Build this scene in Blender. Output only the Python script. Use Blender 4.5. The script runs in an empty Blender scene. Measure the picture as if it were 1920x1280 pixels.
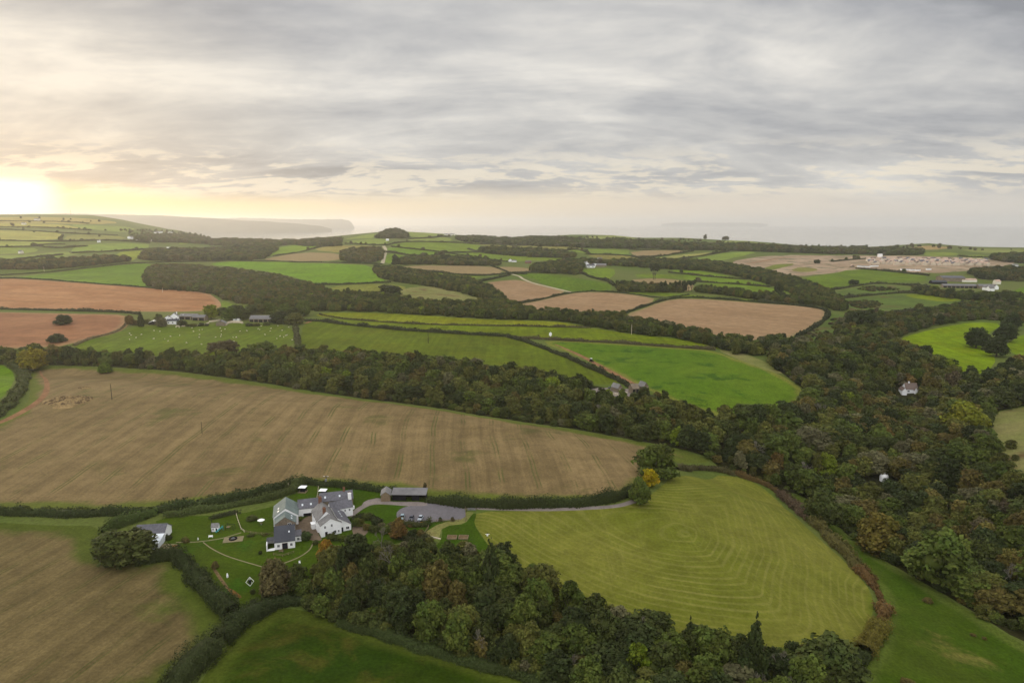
import bpy, bmesh, math, random
import numpy as np
from mathutils import Vector, Matrix
from mathutils.geometry import delaunay_2d_cdt
random.seed(7); rng = np.random.default_rng(7)
S = bpy.context.scene; COL = S.collection
R = math.radians

# ------------------------------------------------------------------ camera
H = 120.0; F = 1280.0; HOR = 418.0
TH = math.atan((640 - HOR) / F)
cam = bpy.data.cameras.new('camera'); co = bpy.data.objects.new('camera', cam); COL.objects.link(co)
cam.sensor_width = 36; cam.lens = 24; cam.clip_start = 1; cam.clip_end = 200000
co.location = (0, 0, H); co.rotation_euler = (math.pi/2 - TH, 0, 0); S.camera = co

def rays(px, py):
    a = (np.asarray(px, float) - 960) / F; b = (640 - np.asarray(py, float)) / F
    return a, math.cos(TH) + b*math.sin(TH), -math.sin(TH) + b*math.cos(TH)

# ------------------------------------------------------------------ terrain
def sm(t): t = np.clip(t, 0, 1); return t*t*(3-2*t)
SKY = [(-900,398),(-300,400),(0,403),(100,402.5),(170,404),(230,412),(300,427),(360,438),(400,448),(500,450.5),(560,450),(640,442),(700,436),(740,433),(800,435.5),
       (860,442),(960,448),(1010,446),(1060,442),(1150,440.5),(1200,445),(1280,447),(1330,449),(1400,452),(1480,459),(1560,463),(1650,464),
       (1740,458),(1820,463),(1920,465),(2400,468),(3200,468)]
_d = [rays(p, q) for p, q in SKY]
SAZ = np.array([math.atan2(d[0], d[1]) for d in _d]); SSL = np.array([d[2]/math.hypot(d[0], d[1]) for d in _d])
_RP = [(-900,5200),(300,5000),(420,3600),(560,3400),(1200,3300),(1500,3000),(3200,3000)]
RAZ = np.array([math.atan2(*rays(p, 440)[:2]) for p, _ in _RP]); RR = np.array([r for _, r in _RP])

def flatp(pts):
    a, c, d = rays([p[0] for p in pts], [p[1] for p in pts]); t = -H/d
    return np.stack([a*t, c*t], 1)
def segdist(x, y, P):
    best = np.full(x.shape, 1e9)
    for (x0, y0), (x1, y1) in zip(P[:-1], P[1:]):
        dx, dy = x1-x0, y1-y0; L = dx*dx+dy*dy + 1e-9
        t = np.clip(((x-x0)*dx+(y-y0)*dy)/L, 0, 1)
        best = np.minimum(best, np.hypot(x-x0-t*dx, y-y0-t*dy))
    return best
DIPS = [(flatp([(-200,676),(200,682),(500,700),(800,728),(1000,752),(1200,795),(1400,830)]), 10, 42),
        (flatp([(1690,735),(1660,800),(1650,870),(1690,950),(1800,1040),(1990,1150),(2200,1250)]), 20, 62),
        (flatp([(1400,830),(1550,850),(1655,875)]), 10, 45),
        (flatp([(560,1115),(750,1120),(1000,1185),(1300,1262),(1600,1345),(1900,1420)]), 6, 26)]
def terrain(x, y):
    x = np.asarray(x, float); y = np.asarray(y, float)
    r = np.hypot(x, y); az = np.arctan2(x, y)
    Rr = np.interp(az, RAZ, RR); zr = H + Rr*np.interp(az, SAZ, SSL)
    s = sm((r-520)/(Rr-520))
    z = zr*s
    z = z - sm((r-Rr)/1700)*(zr+150)
    A = 2.6*sm((r-560)/500)
    z = z + A*(np.sin(x/93+1.3)*np.cos(y/121+.4) + .7*np.sin((x+.6*y)/71+.8))
    for P, dep, sg in DIPS:
        z = z - dep*np.exp(-(segdist(x, y, P)/sg)**2)
    return z
_TS = np.geomspace(40, 7000, 900)
def unproj(pts):
    pts = np.asarray(pts, float)
    a, c, d = rays(pts[:,0], pts[:,1]); h = np.hypot(a, c)
    X = (a/h)[:,None]*_TS; Y = (c/h)[:,None]*_TS; Z = H + (d/h)[:,None]*_TS
    G = Z - terrain(X, Y)
    hit = G < 0; i = np.argmax(hit, 1); no = ~hit.any(1)
    i = np.where(no, np.argmin(G/_TS, 1), np.maximum(i, 1))
    k = np.arange(len(pts)); g0 = G[k, i-1]; g1 = G[k, i]
    f = np.where(no, 0, g0/(g0-g1+1e-12))
    r = _TS[i-1]*(1-f)+_TS[i]*f
    return np.stack([a/h*r, c/h*r], 1)
def P(px, py):
    w = unproj([(px, py)])[0]; return Vector((w[0], w[1], float(terrain(w[0], w[1]))))
def TZ(x, y): return float(terrain(x, y))
def ppm(p):                                    # photo pixels per metre at a world point
    return F/(p[1]*math.cos(TH) + (H - p[2])*math.sin(TH))

# ------------------------------------------------------------------ object helpers
def tag(o, label=None, cat=None, group=None, kind=None):
    if label: o['label'] = label
    if cat: o['category'] = cat
    if group: o['group'] = group
    if kind: o['kind'] = kind
    return o
def link(o, parent=None):
    COL.objects.link(o)
    if parent: o.parent = parent
    return o
def meshobj(name, verts, faces, mat, parent=None, loc=None, smooth=False):
    me = bpy.data.meshes.new(name)
    me.from_pydata([tuple(v) for v in verts], [], [tuple(f) for f in faces])
    for m in (mat if isinstance(mat, list) else [mat]): me.materials.append(m)
    if smooth: me.polygons.foreach_set('use_smooth', [True]*len(me.polygons))
    o = link(bpy.data.objects.new(name, me), parent)
    if loc is not None: o.location = loc
    return o
def npmesh(name, V, Q, mat):                   # fast mesh from numpy verts and quads/tris
    me = bpy.data.meshes.new(name); V = np.asarray(V, np.float32); Q = np.asarray(Q, np.int32); k = Q.shape[1]
    me.vertices.add(len(V)); me.vertices.foreach_set('co', V.ravel())
    me.loops.add(Q.size); me.loops.foreach_set('vertex_index', Q.ravel())
    me.polygons.add(len(Q)); me.polygons.foreach_set('loop_start', np.arange(len(Q), dtype=np.int32)*k)
    me.update(calc_edges=True); me.validate()
    for m in (mat if isinstance(mat, list) else [mat]): me.materials.append(m)
    return me
def empty(name, loc, rz=0, label=None, cat=None, group=None):
    o = bpy.data.objects.new(name, None); o.empty_display_size = 1; COL.objects.link(o)
    o.location = loc; o.rotation_euler = (0, 0, rz)
    return tag(o, label, cat, group)

# ------------------------------------------------------------------ materials
def lin(c): return tuple((v/255/12.92 if v/255 <= .04045 else ((v/255+.055)/1.055)**2.4) for v in c)
KL = 1.12
def alb(r, g, b, k=1.0):                       # photo colour -> surface albedo under this sky
    return tuple(min(.85, v/KL*k) for v in lin((r, g, b))) + (1,)
class N:
    def __init__(s, name):
        s.m = bpy.data.materials.new(name); s.m.use_nodes = True; s.t = s.m.node_tree
        s.b = s.t.nodes['Principled BSDF']; s.b.inputs['Roughness'].default_value = .9
        s.b.inputs['Specular IOR Level'].default_value = .03
    def n(s, ty, **k):
        x = s.t.nodes.new(ty)
        for a, v in k.items(): setattr(x, a, v)
        return x
    def set(s, sock, v):
        if hasattr(v, 'node'): s.t.links.new(v, sock)
        else: sock.default_value = v[:3] if isinstance(v, tuple) and sock.type == 'VECTOR' else v
    def math(s, op, a, b=0.0, clamp=False):
        x = s.n('ShaderNodeMath', operation=op, use_clamp=clamp); s.set(x.inputs[0], a); s.set(x.inputs[1], b); return x.outputs[0]
    def pos(s): return s.n('ShaderNodeTexCoord').outputs['Object']
    def vscale(s, v, sc, rz=0):
        x = s.n('ShaderNodeMapping'); s.set(x.inputs[0], v); x.inputs['Rotation'].default_value = (0, 0, rz); x.inputs['Scale'].default_value = sc; return x.outputs[0]
    def noise(s, v, sc, det=4, rough=.55, dist=0):
        x = s.n('ShaderNodeTexNoise'); s.set(x.inputs['Vector'], v); x.inputs['Scale'].default_value = sc
        x.inputs['Detail'].default_value = det; x.inputs['Roughness'].default_value = rough; x.inputs['Distortion'].default_value = dist; return x.outputs[0]
    def step(s, v, a, b, lo=0.0, hi=1.0):
        x = s.n('ShaderNodeMapRange', interpolation_type='SMOOTHSTEP'); s.set(x.inputs[0], v)
        for i, q in zip((1, 2, 3, 4), (a, b, lo, hi)): s.set(x.inputs[i], q)
        return x.outputs[0]
    def mix(s, f, a, b, bl='MIX'):
        x = s.n('ShaderNodeMix', data_type='RGBA', blend_type=bl); s.set(x.inputs[0], f); s.set(x.inputs[6], a); s.set(x.inputs[7], b); return x.outputs[2]
    def mul(s, c, f):                          # colour times scalar
        x = s.n('ShaderNodeVectorMath', operation='SCALE'); s.set(x.inputs[0], c); s.set(x.inputs['Scale'], f); return x.outputs[0]
    def attr(s, name, ty='GEOMETRY'):
        x = s.n('ShaderNodeAttribute', attribute_name=name, attribute_type=ty); return x
    def done(s, col, bump=None, rough=None):
        s.set(s.b.inputs['Base Color'], col)
        if bump is not None:
            x = s.n('ShaderNodeBump'); x.inputs['Strength'].default_value = .6; s.set(x.inputs['Height'], bump[0]); x.inputs['Distance'].default_value = bump[1]
            s.t.links.new(x.outputs[0], s.b.inputs['Normal'])
        if rough is not None: s.b.inputs['Roughness'].default_value = rough
        return s.m

def field_mat(name, c1, c2, rows=None, edge=None, contour=None, blot=None, fine=(.75, 1.25), big=.012, thin=None):
    """a field surface: colour drifts, row streaks along az, a ragged margin of grass, mown swaths that follow the boundary"""
    m = N(name); p = m.pos()
    c = m.mix(m.step(m.noise(p, big, 6, .6), .35, .65), c1, c2)
    if blot:
        c = m.mix(m.step(m.noise(p, blot[1], 7, .65, .4), blot[2], blot[2]+.12), c, blot[0])
    if rows:                                   # (azimuth deg, wide period m, strength, green tramline colour, period)
        az, per, amt, tram, tper = rows
        wob = m.noise(p, .01, 2, .5)
        q = m.vscale(p, (1, 1, 1), R(az))      # after this x runs across the rows
        sx = m.n('ShaderNodeSeparateXYZ'); m.set(sx.inputs[0], q)
        xx = m.math('ADD', sx.outputs[0], m.math('MULTIPLY', wob, 9.0))
        cb = m.n('ShaderNodeCombineXYZ'); m.set(cb.inputs[0], xx); m.set(cb.inputs[1], m.math('MULTIPLY', sx.outputs[1], .03))
        st1 = m.noise(cb.outputs[0], 1/per, 3, .6); st2 = m.noise(cb.outputs[0], 4.5/per, 3, .6)
        c = m.mul(c, m.math('ADD', m.math('MULTIPLY', m.math('SUBTRACT', st1, .5), amt*2.5), 1.0))
        c = m.mul(c, m.math('ADD', m.math('MULTIPLY', m.math('SUBTRACT', st2, .5), amt*1.5), 1.0))
        if tram:
            fr = m.math('FRACT', m.math('DIVIDE', xx, tper))
            d = m.math('ABSOLUTE', m.math('SUBTRACT', fr, .5))
            dd = m.math('ABSOLUTE', m.math('SUBTRACT', d, .055))
            ln = m.math('MULTIPLY', m.step(dd, .004, .035, 1, 0), m.step(m.noise(p, .03, 4, .6), .42, .6))
            c = m.mix(m.math('MULTIPLY', ln, .85), c, tram)
    if contour:                                # (period m, strength, pale, colour)
        e = m.attr('edge').outputs['Fac']
        e2 = m.math('ADD', e, m.math('MULTIPLY', m.noise(p, .014, 2, .5), 5.0))
        w = m.n('ShaderNodeCombineXYZ'); m.set(w.inputs[0], e2); m.set(w.inputs[1], m.math('MULTIPLY', m.noise(p, .02, 1), 2.0))
        sw = m.math('ADD', .5, m.math('MULTIPLY', m.math('SINE', m.math('MULTIPLY', e2, 6.283/contour[0])), .28))
        s1 = m.math('ADD', sw, m.math('MULTIPLY', m.math('SUBTRACT', m.noise(w.outputs[0], .7, 2, .6), .5), 1.1))
        s2 = m.noise(m.vscale(p, (1.3, .035, 1), R(contour[3])), .55, 2, .5)
        s3 = m.noise(m.vscale(p, (1.3, .035, 1), R(contour[3]+38)), .55, 2, .5)
        sel = m.step(m.noise(p, .012, 3, .5), .40, .62)
        l1 = m.math('MULTIPLY', m.step(s1, .52, .86), m.step(e, 48, 95, 1, .1)); l2 = m.math('MULTIPLY', m.step(m.math('MAXIMUM', s2, s3), .55, .72), .8)
        lines = m.math('MAXIMUM', m.math('MULTIPLY', l1, m.math('SUBTRACT', 1.0, m.math('MULTIPLY', sel, .45))), m.math('MULTIPLY', l2, m.math('ADD', .35, m.math('MULTIPLY', sel, .5))))
        c = m.mix(m.math('MULTIPLY', m.math('MULTIPLY', lines, contour[1]), m.step(m.noise(p, .06, 5, .65), .3, .62, .45, 1)), c, contour[2])
    if edge:                                   # (metres, colour, raggedness)
        e = m.attr('edge').outputs['Fac']
        ee = m.math('ADD', e, m.math('MULTIPLY', m.math('SUBTRACT', m.noise(p, .035, 6, .65), .5), edge[2]))
        c = m.mix(m.step(ee, edge[0]*.35, edge[0], .92, 0), c, edge[1])
    g = m.noise(p, .9, 5, .7)
    c = m.mul(c, m.step(g, .25, .75, fine[0], fine[1]))
    g2 = m.noise(p, .11, 5, .65)
    c = m.mul(c, m.step(g2, .3, .7, .86, 1.14))
    return m.done(c, (g, .5))

def tint_mat(name, var=.25, fs=.9, inst=False, bigvar=.2):
    """colour comes from the object (or the instance) with drift"""
    m = N(name); p = m.pos()
    if inst: base = m.attr('tint', 'INSTANCER').outputs['Color']
    else: base = m.n('ShaderNodeObjectInfo').outputs['Color']
    g = m.noise(p, fs, 5, .65)
    c = m.mul(base, m.step(g, .25, .75, 1-var, 1+var))
    c = m.mul(c, m.step(m.noise(p, .02, 5, .6), .3, .7, 1-bigvar, 1+bigvar))
    return m
def plain(name, col, var=.12, scale=1.0, rough=.8, bump=0, stretch=(1,1,1)):
    m = N(name); p = m.vscale(m.pos(), stretch); g = m.noise(p, scale, 5, .65)
    c = m.mul(col, m.step(g, .25, .75, 1-var, 1+var)); c = m.mul(c, m.step(m.noise(p, scale*.17, 3), .3, .7, 1-var*.7, 1+var*.7))
    m.b.inputs['Roughness'].default_value = rough
    return m.done(c, (g, bump) if bump else None)

def leaf_mat(name, inst):
    m = N(name)
    if inst:
        base = m.attr('tint', 'INSTANCER').outputs['Color']
    else: base = m.n('ShaderNodeObjectInfo').outputs['Color']
    lv = m.attr('leafv').outputs['Fac']        # per-leaf value, -1..1
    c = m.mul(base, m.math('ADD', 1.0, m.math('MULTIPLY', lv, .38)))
    hs = m.n('ShaderNodeHueSaturation'); m.set(hs.inputs['Color'], c)
    m.set(hs.inputs['Hue'], m.math('ADD', .5, m.math('MULTIPLY', m.attr('leafh').outputs['Fac'], .009)))
    tr = m.n('ShaderNodeBsdfTranslucent'); m.set(tr.inputs[0], hs.outputs[0])
    m.set(m.b.inputs['Base Color'], hs.outputs[0]); m.b.inputs['Roughness'].default_value = .7; m.b.inputs['Specular IOR Level'].default_value = .08
    mx = m.n('ShaderNodeMixShader'); mx.inputs[0].default_value = .16
    m.t.links.new(m.b.outputs[0], mx.inputs[1]); m.t.links.new(tr.outputs[0], mx.inputs[2])
    m.t.links.new(mx.outputs[0], m.t.nodes['Material Output'].inputs[0])
    return m.m
LEAF = leaf_mat('leaves', False); LEAFI = leaf_mat('leaves_far', True)
BARK = plain('bark', (.075, .06, .045, 1), .3, 2.0, .9, .05, (1, 1, .2))
GREYB = plain('grey_twigs', (.17, .15, .12, 1), .3, 2.0, .9, 0)
def _past():
    m = N('pasture_grass'); p = m.pos(); oc = m.n('ShaderNodeObjectInfo').outputs['Color']
    c = m.mix(m.step(m.noise(p, .03, 6, .65, .6), .46, .66, 0, .6), oc, m.mix(1.0, oc, (1.18, .98, .9, 1), 'MULTIPLY'))
    c = m.mix(m.step(m.noise(p, .021, 6, .7, .5), .55, .70, 0, .5), c, m.mul(oc, .66))
    ln = m.noise(m.vscale(p, (.22, .008, 1), R(-62)), 1.0, 4, .6)
    c = m.mul(c, m.step(ln, .32, .68, .86, 1.14))
    c = m.mul(m.mul(c, m.step(m.noise(p, .8, 5, .7), .25, .75, .72, 1.28)), m.step(m.noise(p, .12, 5, .65), .3, .7, .84, 1.16))
    return m.done(m.mul(c, m.step(m.noise(p, .012, 5, .6), .3, .7, .84, 1.16)), (m.noise(p, .8, 3), .4))
PAST = _past()
# ------------------------------------------------------------------ fields (traced outlines, carried on to the terrain)
def chaikin(pts, closed=True, n=1, q=.22):
    pts = [tuple(map(float, p)) for p in pts]
    for _ in range(n):
        out = []; L = len(pts)
        for i in range(L if closed else L-1):
            a, b = pts[i], pts[(i+1) % L]
            out += [(a[0]*(1-q)+b[0]*q, a[1]*(1-q)+b[1]*q), (a[0]*q+b[0]*(1-q), a[1]*q+b[1]*(1-q))]
        if not closed: out = [pts[0]] + out[1:-1] + [pts[-1]]
        pts = out
    return pts
def densify(w, closed=True, k=.016, lo=4):
    out = []; L = len(w)
    for i in range(L if closed else L-1):
        a, b = w[i], w[(i+1) % L]; d = math.dist(a, b); st = max(lo, k*math.hypot(*a)); n = max(1, int(d/st))
        for j in range(n): out.append((a[0]+(b[0]-a[0])*j/n, a[1]+(b[1]-a[1])*j/n))
    if not closed: out.append(tuple(w[-1]))
    return out
def ribbon(pts, width, smooth=2):
    w = unproj(chaikin(pts, False, smooth)); w = np.array(densify(w, False, .01, 3))
    t = np.gradient(w, axis=0); t /= np.linalg.norm(t, axis=1)[:,None]+1e-9; nrm = np.stack([-t[:,1], t[:,0]], 1)
    width = np.interp(np.linspace(0, 1, len(w)), np.linspace(0, 1, len(np.atleast_1d(width))), np.atleast_1d(width))[:,None]
    return np.concatenate([w+nrm*width/2, (w-nrm*width/2)[::-1]])

GRASS = alb(78,100,38); OLIVE = alb(88,92,50); MARGIN = alb(84,94,32)
STUB = field_mat('stubble_surface', alb(121,103,70), alb(107,91,60), rows=(-4.8, 7, .36, alb(78,82,40), 17), edge=(10, MARGIN, 20), fine=(.78,1.22), blot=(alb(92,86,50), .02, .56))
STUB2 = field_mat('stubble_surface_lower', alb(104,90,58), alb(92,80,50), rows=(13.7, 5, .46, alb(74,76,38), 12), edge=(12, alb(70,82,24), 26), fine=(.76,1.24), blot=(alb(76,82,34), .016, .57))
MOWN = field_mat('mown_grass', alb(94,99,30), alb(108,108,42), contour=(2.7, .38, alb(144,138,76), -12), edge=(3, alb(96,104,32), 4), fine=(.82,1.18), blot=(alb(92,100,22), .018, .58))
RED = field_mat('red_earth', alb(156,114,78), alb(140,97,63), rows=(-82, 22, .3, None, 1), fine=(.86,1.14), blot=(alb(128,84,58), .006, .58), edge=(10, alb(150,116,84), 10))
RED2 = field_mat('red_earth_lower', alb(140,98,68), alb(124,84,58), rows=(-80, 20, .25, None, 1), fine=(.86,1.14), edge=(12, alb(140,110,76), 14))
TAN = field_mat('tan_earth', alb(148,121,90), alb(138,111,81), rows=(-48, 16, .2, None, 1), fine=(.9,1.1), edge=(9, alb(134,116,80), 8))
EARTH = field_mat('building_site_earth', alb(164,142,118), alb(138,118,94), fine=(.8,1.2), blot=(alb(104,100,74), .02, .52), big=.012)
LUSH = field_mat('lush_crop', alb(74,100,16), alb(88,108,24), fine=(.55,1.45), blot=(alb(54,82,18), .035, .52), edge=(8, alb(110,112,46), 12))
BOTTOM = field_mat('lower_meadow_grass', alb(38,58,5), alb(48,61,8), fine=(.68,1.32), blot=(alb(68,68,20), .035, .52), edge=(9, alb(72,82,24), 10))
SIDE = field_mat('side_meadow_grass', alb(52,75,10), alb(67,80,20), fine=(.68,1.32), blot=(alb(112,104,52), .022, .6), edge=(6, alb(80,92,34), 10))
ROUGH = field_mat('rough_grass', alb(108,112,58), alb(124,118,72), fine=(.72,1.28), blot=(alb(96,76,48), .016, .54), big=.02)
SCRUB = field_mat('scrubby_grass', alb(86,104,42), alb(76,88,40), fine=(.72,1.28), blot=(alb(92,72,48), .014, .52), big=.02)
LAWN = field_mat('lawn_grass', alb(51,74,8), alb(64,78,15), fine=(.72,1.28), blot=(alb(52,80,14), .06, .56))
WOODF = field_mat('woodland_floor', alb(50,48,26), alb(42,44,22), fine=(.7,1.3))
GRAVEL = plain('gravel', alb(128,118,112), .16, 1.2, .95); TARM = plain('tarmac', alb(106,102,104), .12, .8, .95)
YARD = plain('yard_gravel', alb(106,92,76), .2, 1.0, .95); CLAY = plain('red_clay_track', alb(130,96,68), .3, .6, .95); PALET = plain('pale_track', alb(168,156,132), .15, .5, .95)
PAVE = plain('paving', alb(128,118,92), .15, 2.0, .9); SOIL = plain('bed_soil', alb(104,86,60), .3, 1.5, .95); BRACK = plain('dead_bracken', alb(108,80,42), .35, 1.2, .95)
G0 = (lambda m: (lambda p: m.done(m.mul(m.mix(m.step(m.noise(p, .004, 5, .6), .38, .62), alb(80,94,38), alb(92,98,48)), m.step(m.noise(p, .5, 5, .7), .25, .75, .75, 1.25)), (m.noise(p, .5, 3), .5)))(m.pos()))(N('countryside_grass'))

FIELDS = []
def fld(name, label, mat, pts, col=None, smooth=1, px=True, edge=False, cat='field'):
    w = unproj(chaikin(pts, True, smooth)) if px else np.asarray(pts)
    FIELDS.append(dict(name=name, label=label, mat=mat, col=col, w=np.array(densify(w)), edge=edge, cat=cat))
def past(label, rgb, pts, **k): fld('pasture', label, PAST, pts, col=alb(rgb[0]*1.03, rgb[1]*.96, rgb[2]*(.62 if rgb[2] < 50 else .86)), **k)
# far hillside on the left
g1, g2, g3, g4 = (120,138,66), (108,132,60), (134,142,76), (112,122,66)
past('pale olive field band just under the hill crest on the far left', (136,134,78), [(-200,408),(0,407),(100,407),(170,410),(230,418),(180,421),(60,418),(-200,419)])
past('yellow green field across the upper hill on the far left', (142,146,74), [(-200,419),(60,419),(120,421),(165,430),(100,427),(-200,424)])
past('mid green field on the upper hill beside the crest scrub', g2, [(125,421),(180,422),(255,427),(245,436),(170,431)])
past('broad pale green field across the middle of the left hill', g3, [(-200,431),(40,432),(125,438),(110,450),(0,450),(-200,450)])
past('greyer green field on the middle of the left hill', g4, [(130,439),(217,442),(240,447),(190,449),(115,451)])
past('long light green field below the middle of the left hill', g1, [(-200,452),(0,452),(112,454),(82,457),(60,461),(-200,462)])
past('narrow green field left of the far barn wood', g2, [(-200,465),(60,464),(75,470),(40,476),(-200,478)])
past('dull green strip above the roadside wood on the far left', (104,128,58), [(-60,480),(50,478),(110,472),(160,474),(110,482),(40,488),(-60,490)])
past('fresh green field below the white far village', (104,132,56), [(150,458),(280,456.5),(278,466),(215,470),(140,474),(132,470)])
past('small bright field between the roadside wood and the far barn wood', (112,132,46), [(212,474),(276,469),(262,480),(248,489),(238,488)])
past('green clearing among the far woods right of the long white shed', (112,134,56), [(335,455),(352,453),(352,457),(336,459)])
past('pale clearing inside the far wood', (128,132,80), [(412,470),(430,467),(420,472),(413,473)])
# far centre
past('green field on the slope left of the wooded knoll', (112,134,66), [(640,450),(690,439),(712,438),(708,446),(655,448)])
past('green field below the small skyline wood left of the knoll', (108,132,62), [(650,452),(705,447),(730,450),(722,459),(650,458)])
past('hazy green field right of the wooded knoll', (116,136,72), [(760,435),(800,434),(835,441),(790,446),(768,443)])
past('long narrow green field below the hazy knoll field', (112,132,64), [(765,449),(830,443),(848,448),(845,452),(770,452)])
past('wide green field in the far centre with a long hedge above', (96,122,46), [(732,458),(760,453),(870,456),(905,461),(895,469),(840,473),(745,463)])
past('long green field below the wide far centre field', (90,124,42), [(727,464),(745,464),(835,474),(800,481),(725,473)])
past('green wedge beside the pale farm lane', (88,118,40), [(725,475),(770,481),(760,490),(720,495)])
past('green field running right under the far hedge', (92,120,46), [(835,476),(900,473),(960,482),(1000,489),(940,491),(850,482)])
past('narrow green field beside the far cottage', (98,124,48), [(925,476),(1040,483),(1105,485),(1060,489),(960,486)])
past('pale olive field running along the foot of the dark far wood', (116,122,66), [(880,457),(1000,460),(1100,465),(1060,470),(930,463)])
past('green field above the white far farm', (100,126,50), [(1060,470),(1085,467),(1180,468),(1178,478),(1110,476)])
past('olive field between the far green field and the dark hedgerow trees', (116,118,66), [(1100,478),(1180,479),(1215,488),(1180,492),(1110,482)])
past('hazy green fields on the far hilltop in the centre', (118,134,76), [(1090,444),(1150,441),(1195,446),(1180,451),(1110,450)])
fld('ploughed_field','pinkish tan ploughed field in the far distance right of the centre', TAN, [(1180,470),(1300,469),(1260,478),(1225,482),(1190,481)])
past('pale green strip on the far right of the pinkish field', (132,140,84), [(1228,484),(1270,478),(1365,471),(1330,477),(1260,487)])
past('green wedge below the pale strip in the far right', (106,132,56), [(1295,486),(1365,473),(1425,472),(1385,482),(1325,492)])
past('hazy skyline field on the right near the round trees', (116,134,70), [(1350,452),(1400,451),(1430,457),(1380,459),(1345,458)])
past('skyline field of brownish green on the far right hill', (140,128,92), [(1690,466),(1740,460),(1790,464),(1750,469)])
past('hazy green field on the far right skyline', (116,132,74), [(1795,466),(1960,468),(1960,476),(1830,474)])
past('green field above the new houses on the far right', (108,130,56), [(1725,473),(1790,473),(1800,478),(1740,481)])
past('narrow green field right above the new houses', (108,130,56), [(1800,480),(1835,477),(1860,482),(1815,486)])
# centre left
past('bright green field below the roadside wood on the left', (80,116,32), [(20,521),(100,512),(170,503),(245,495),(285,494),(275,510),(292,542),(240,538),(140,529),(40,522)])
past('vivid green field above the round wood left of the centre', (88,128,28), [(380,493),(500,490),(640,495),(697,498),(706,518),(730,529),(640,534),(590,533),(540,515),(450,502)])
fld('stubble_field','narrow tan stubble field behind the vivid green field', TAN, [(495,485),(565,473),(640,475),(650,489),(500,488)])
past('bright green triangle above the narrow stubble field', (98,130,40), [(500,478),(530,460),(607,460),(580,467),(515,480)])
past('grey olive field beside the pale farm lane', (124,124,72), [(585,469),(612,461),(680,460),(718,462),(716,470),(640,474)])
past('dull green field left of the dark round thicket', (104,116,50), [(610,537),(728,531),(770,540),(720,552),(650,551)])
fld('rough_pasture','mottled rough pasture of brown and straw grass above the valley trees', ROUGH, [(735,553),(760,540),(800,536),(860,542),(915,568),(880,572),(790,570)])
past('green strip between the diagonal trees and the far brown field', (94,118,48), [(715,500),(760,503),(860,513),(915,515),(880,524),(820,517),(740,506)])
fld('ploughed_field','reddish brown field behind the diagonal tree belt', TAN, [(742,498),(925,498),(947,512),(897,516),(807,507)])
fld('ploughed_field','small reddish brown field right of the diagonal hedge in the centre', TAN, [(928,500),(980,501),(1012,509),(960,513),(948,511)])
fld('ploughed_field','red brown ploughed field at the left edge above the farm', RED, [(-200,523),(0,523),(33,522),(167,532),(293,541),(390,548),(413,565),(415,576),(380,584),(233,584),(0,577),(-200,572)], edge=True)
fld('ploughed_field','darker red brown field with a lone oak at the left edge', RED2, [(-200,581),(0,585),(133,588),(245,590),(242,610),(220,624),(150,640),(100,652),(-200,656)], edge=True)
past('sheep pasture below the white farm on the left', (80,102,36), [(130,655),(165,638),(220,626),(242,614),(283,610),(333,613),(440,605),(553,611),(552,652),(440,668),(213,668)])
past('sloping green corner between the red field and the round wood', (86,112,36), [(413,563),(440,570),(475,578),(440,590),(418,580)])
past('yellow green strip along the valley trees in the centre', (104,118,36), [(590,592),(600,586),(690,586),(807,592),(923,600),(1040,602),(1105,613),(1040,612),(913,610),(773,607),(640,598)])
past('long bright green field sloping across the centre', (88,108,24), [(590,596),(640,599),(773,608),(913,611),(1040,613),(1105,614),(1173,625),(1280,636),(1350,650),(1345,655),(1280,651),(1140,641),(1060,638),(953,630),(750,618),(640,607),(600,601)])
past('broad olive green field above the middle tree belt', (80,98,30), [(560,650),(570,603),(600,602),(640,608),(750,619),(953,631),(1000,645),(1060,669),(1120,696),(1165,716),(1130,722),(1040,712),(900,690),(750,672),(600,665)])
fld('crop_field','lush bright green crop field beside the red track', LUSH, [(1010,640),(1060,639),(1150,644),(1280,653),(1338,657),(1400,680),(1460,700),(1510,733),(1500,760),(1440,785),(1370,790),(1270,755),(1225,735),(1197,722),(1150,697),(1090,670)], edge=True)
fld('rough_pasture','strip of pale tan rough grass right of the lush crop field', ROUGH, [(1338,654),(1390,660),(1440,680),(1470,700),(1455,700),(1400,680)])
fld('stubble_field','tan stubble field left of the curving pale lane', TAN, [(905,530),(953,525),(978,525),(1023,537),(1068,548),(1000,565),(960,572),(925,560)], edge=True)
fld('stubble_field','tan stubble field between two dark hedges in the centre', TAN, [(955,574),(1070,549.5),(1113,547),(1180,551),(1240,562),(1158,590),(1093,592),(1000,588)], edge=True)
fld('stubble_field','largest tan stubble field right of the centre', TAN, [(1165,592),(1245,563.5),(1280,559.5),(1347,562),(1423,568),(1520,575),(1557,583),(1543,603),(1493,630),(1420,645),(1350,640),(1280,622),(1190,602)], edge=True)
fld('stubble_field','small tan field behind the umbrella pines', TAN, [(1173,525),(1230,521),(1290,527),(1302,533),(1297,546),(1255,546),(1230,536)])
past('deep green field enclosed by the curving pale lane', (76,106,32), [(963,514.5),(1023,513),(1140,530),(1150,543),(1113,546),(1070,547),(1023,535),(1000,522)])
past('narrow green strip between the two tan stubble fields', (84,108,40), [(1150,546),(1200,546),(1290,552),(1400,561),(1500,573),(1420,566),(1350,560.5),(1280,558),(1190,551)])
past('green field in front of the white far farm', (94,122,44), [(1085,506),(1150,502),(1155,513),(1140,524),(1090,511)])
past('green field in front of the village pines', (88,112,42), [(1190,513),(1260,515),(1330,520),(1320,527),(1240,521),(1195,521)])
past('uppermost green strip field right of the village', (92,122,42), [(1258,506),(1310,507),(1395,523),(1340,519),(1265,511)])
past('middle green strip field right of the village', (90,120,40), [(1275,513),(1340,520),(1400,525),(1450,535),(1420,535),(1340,531),(1300,526)])
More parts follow.
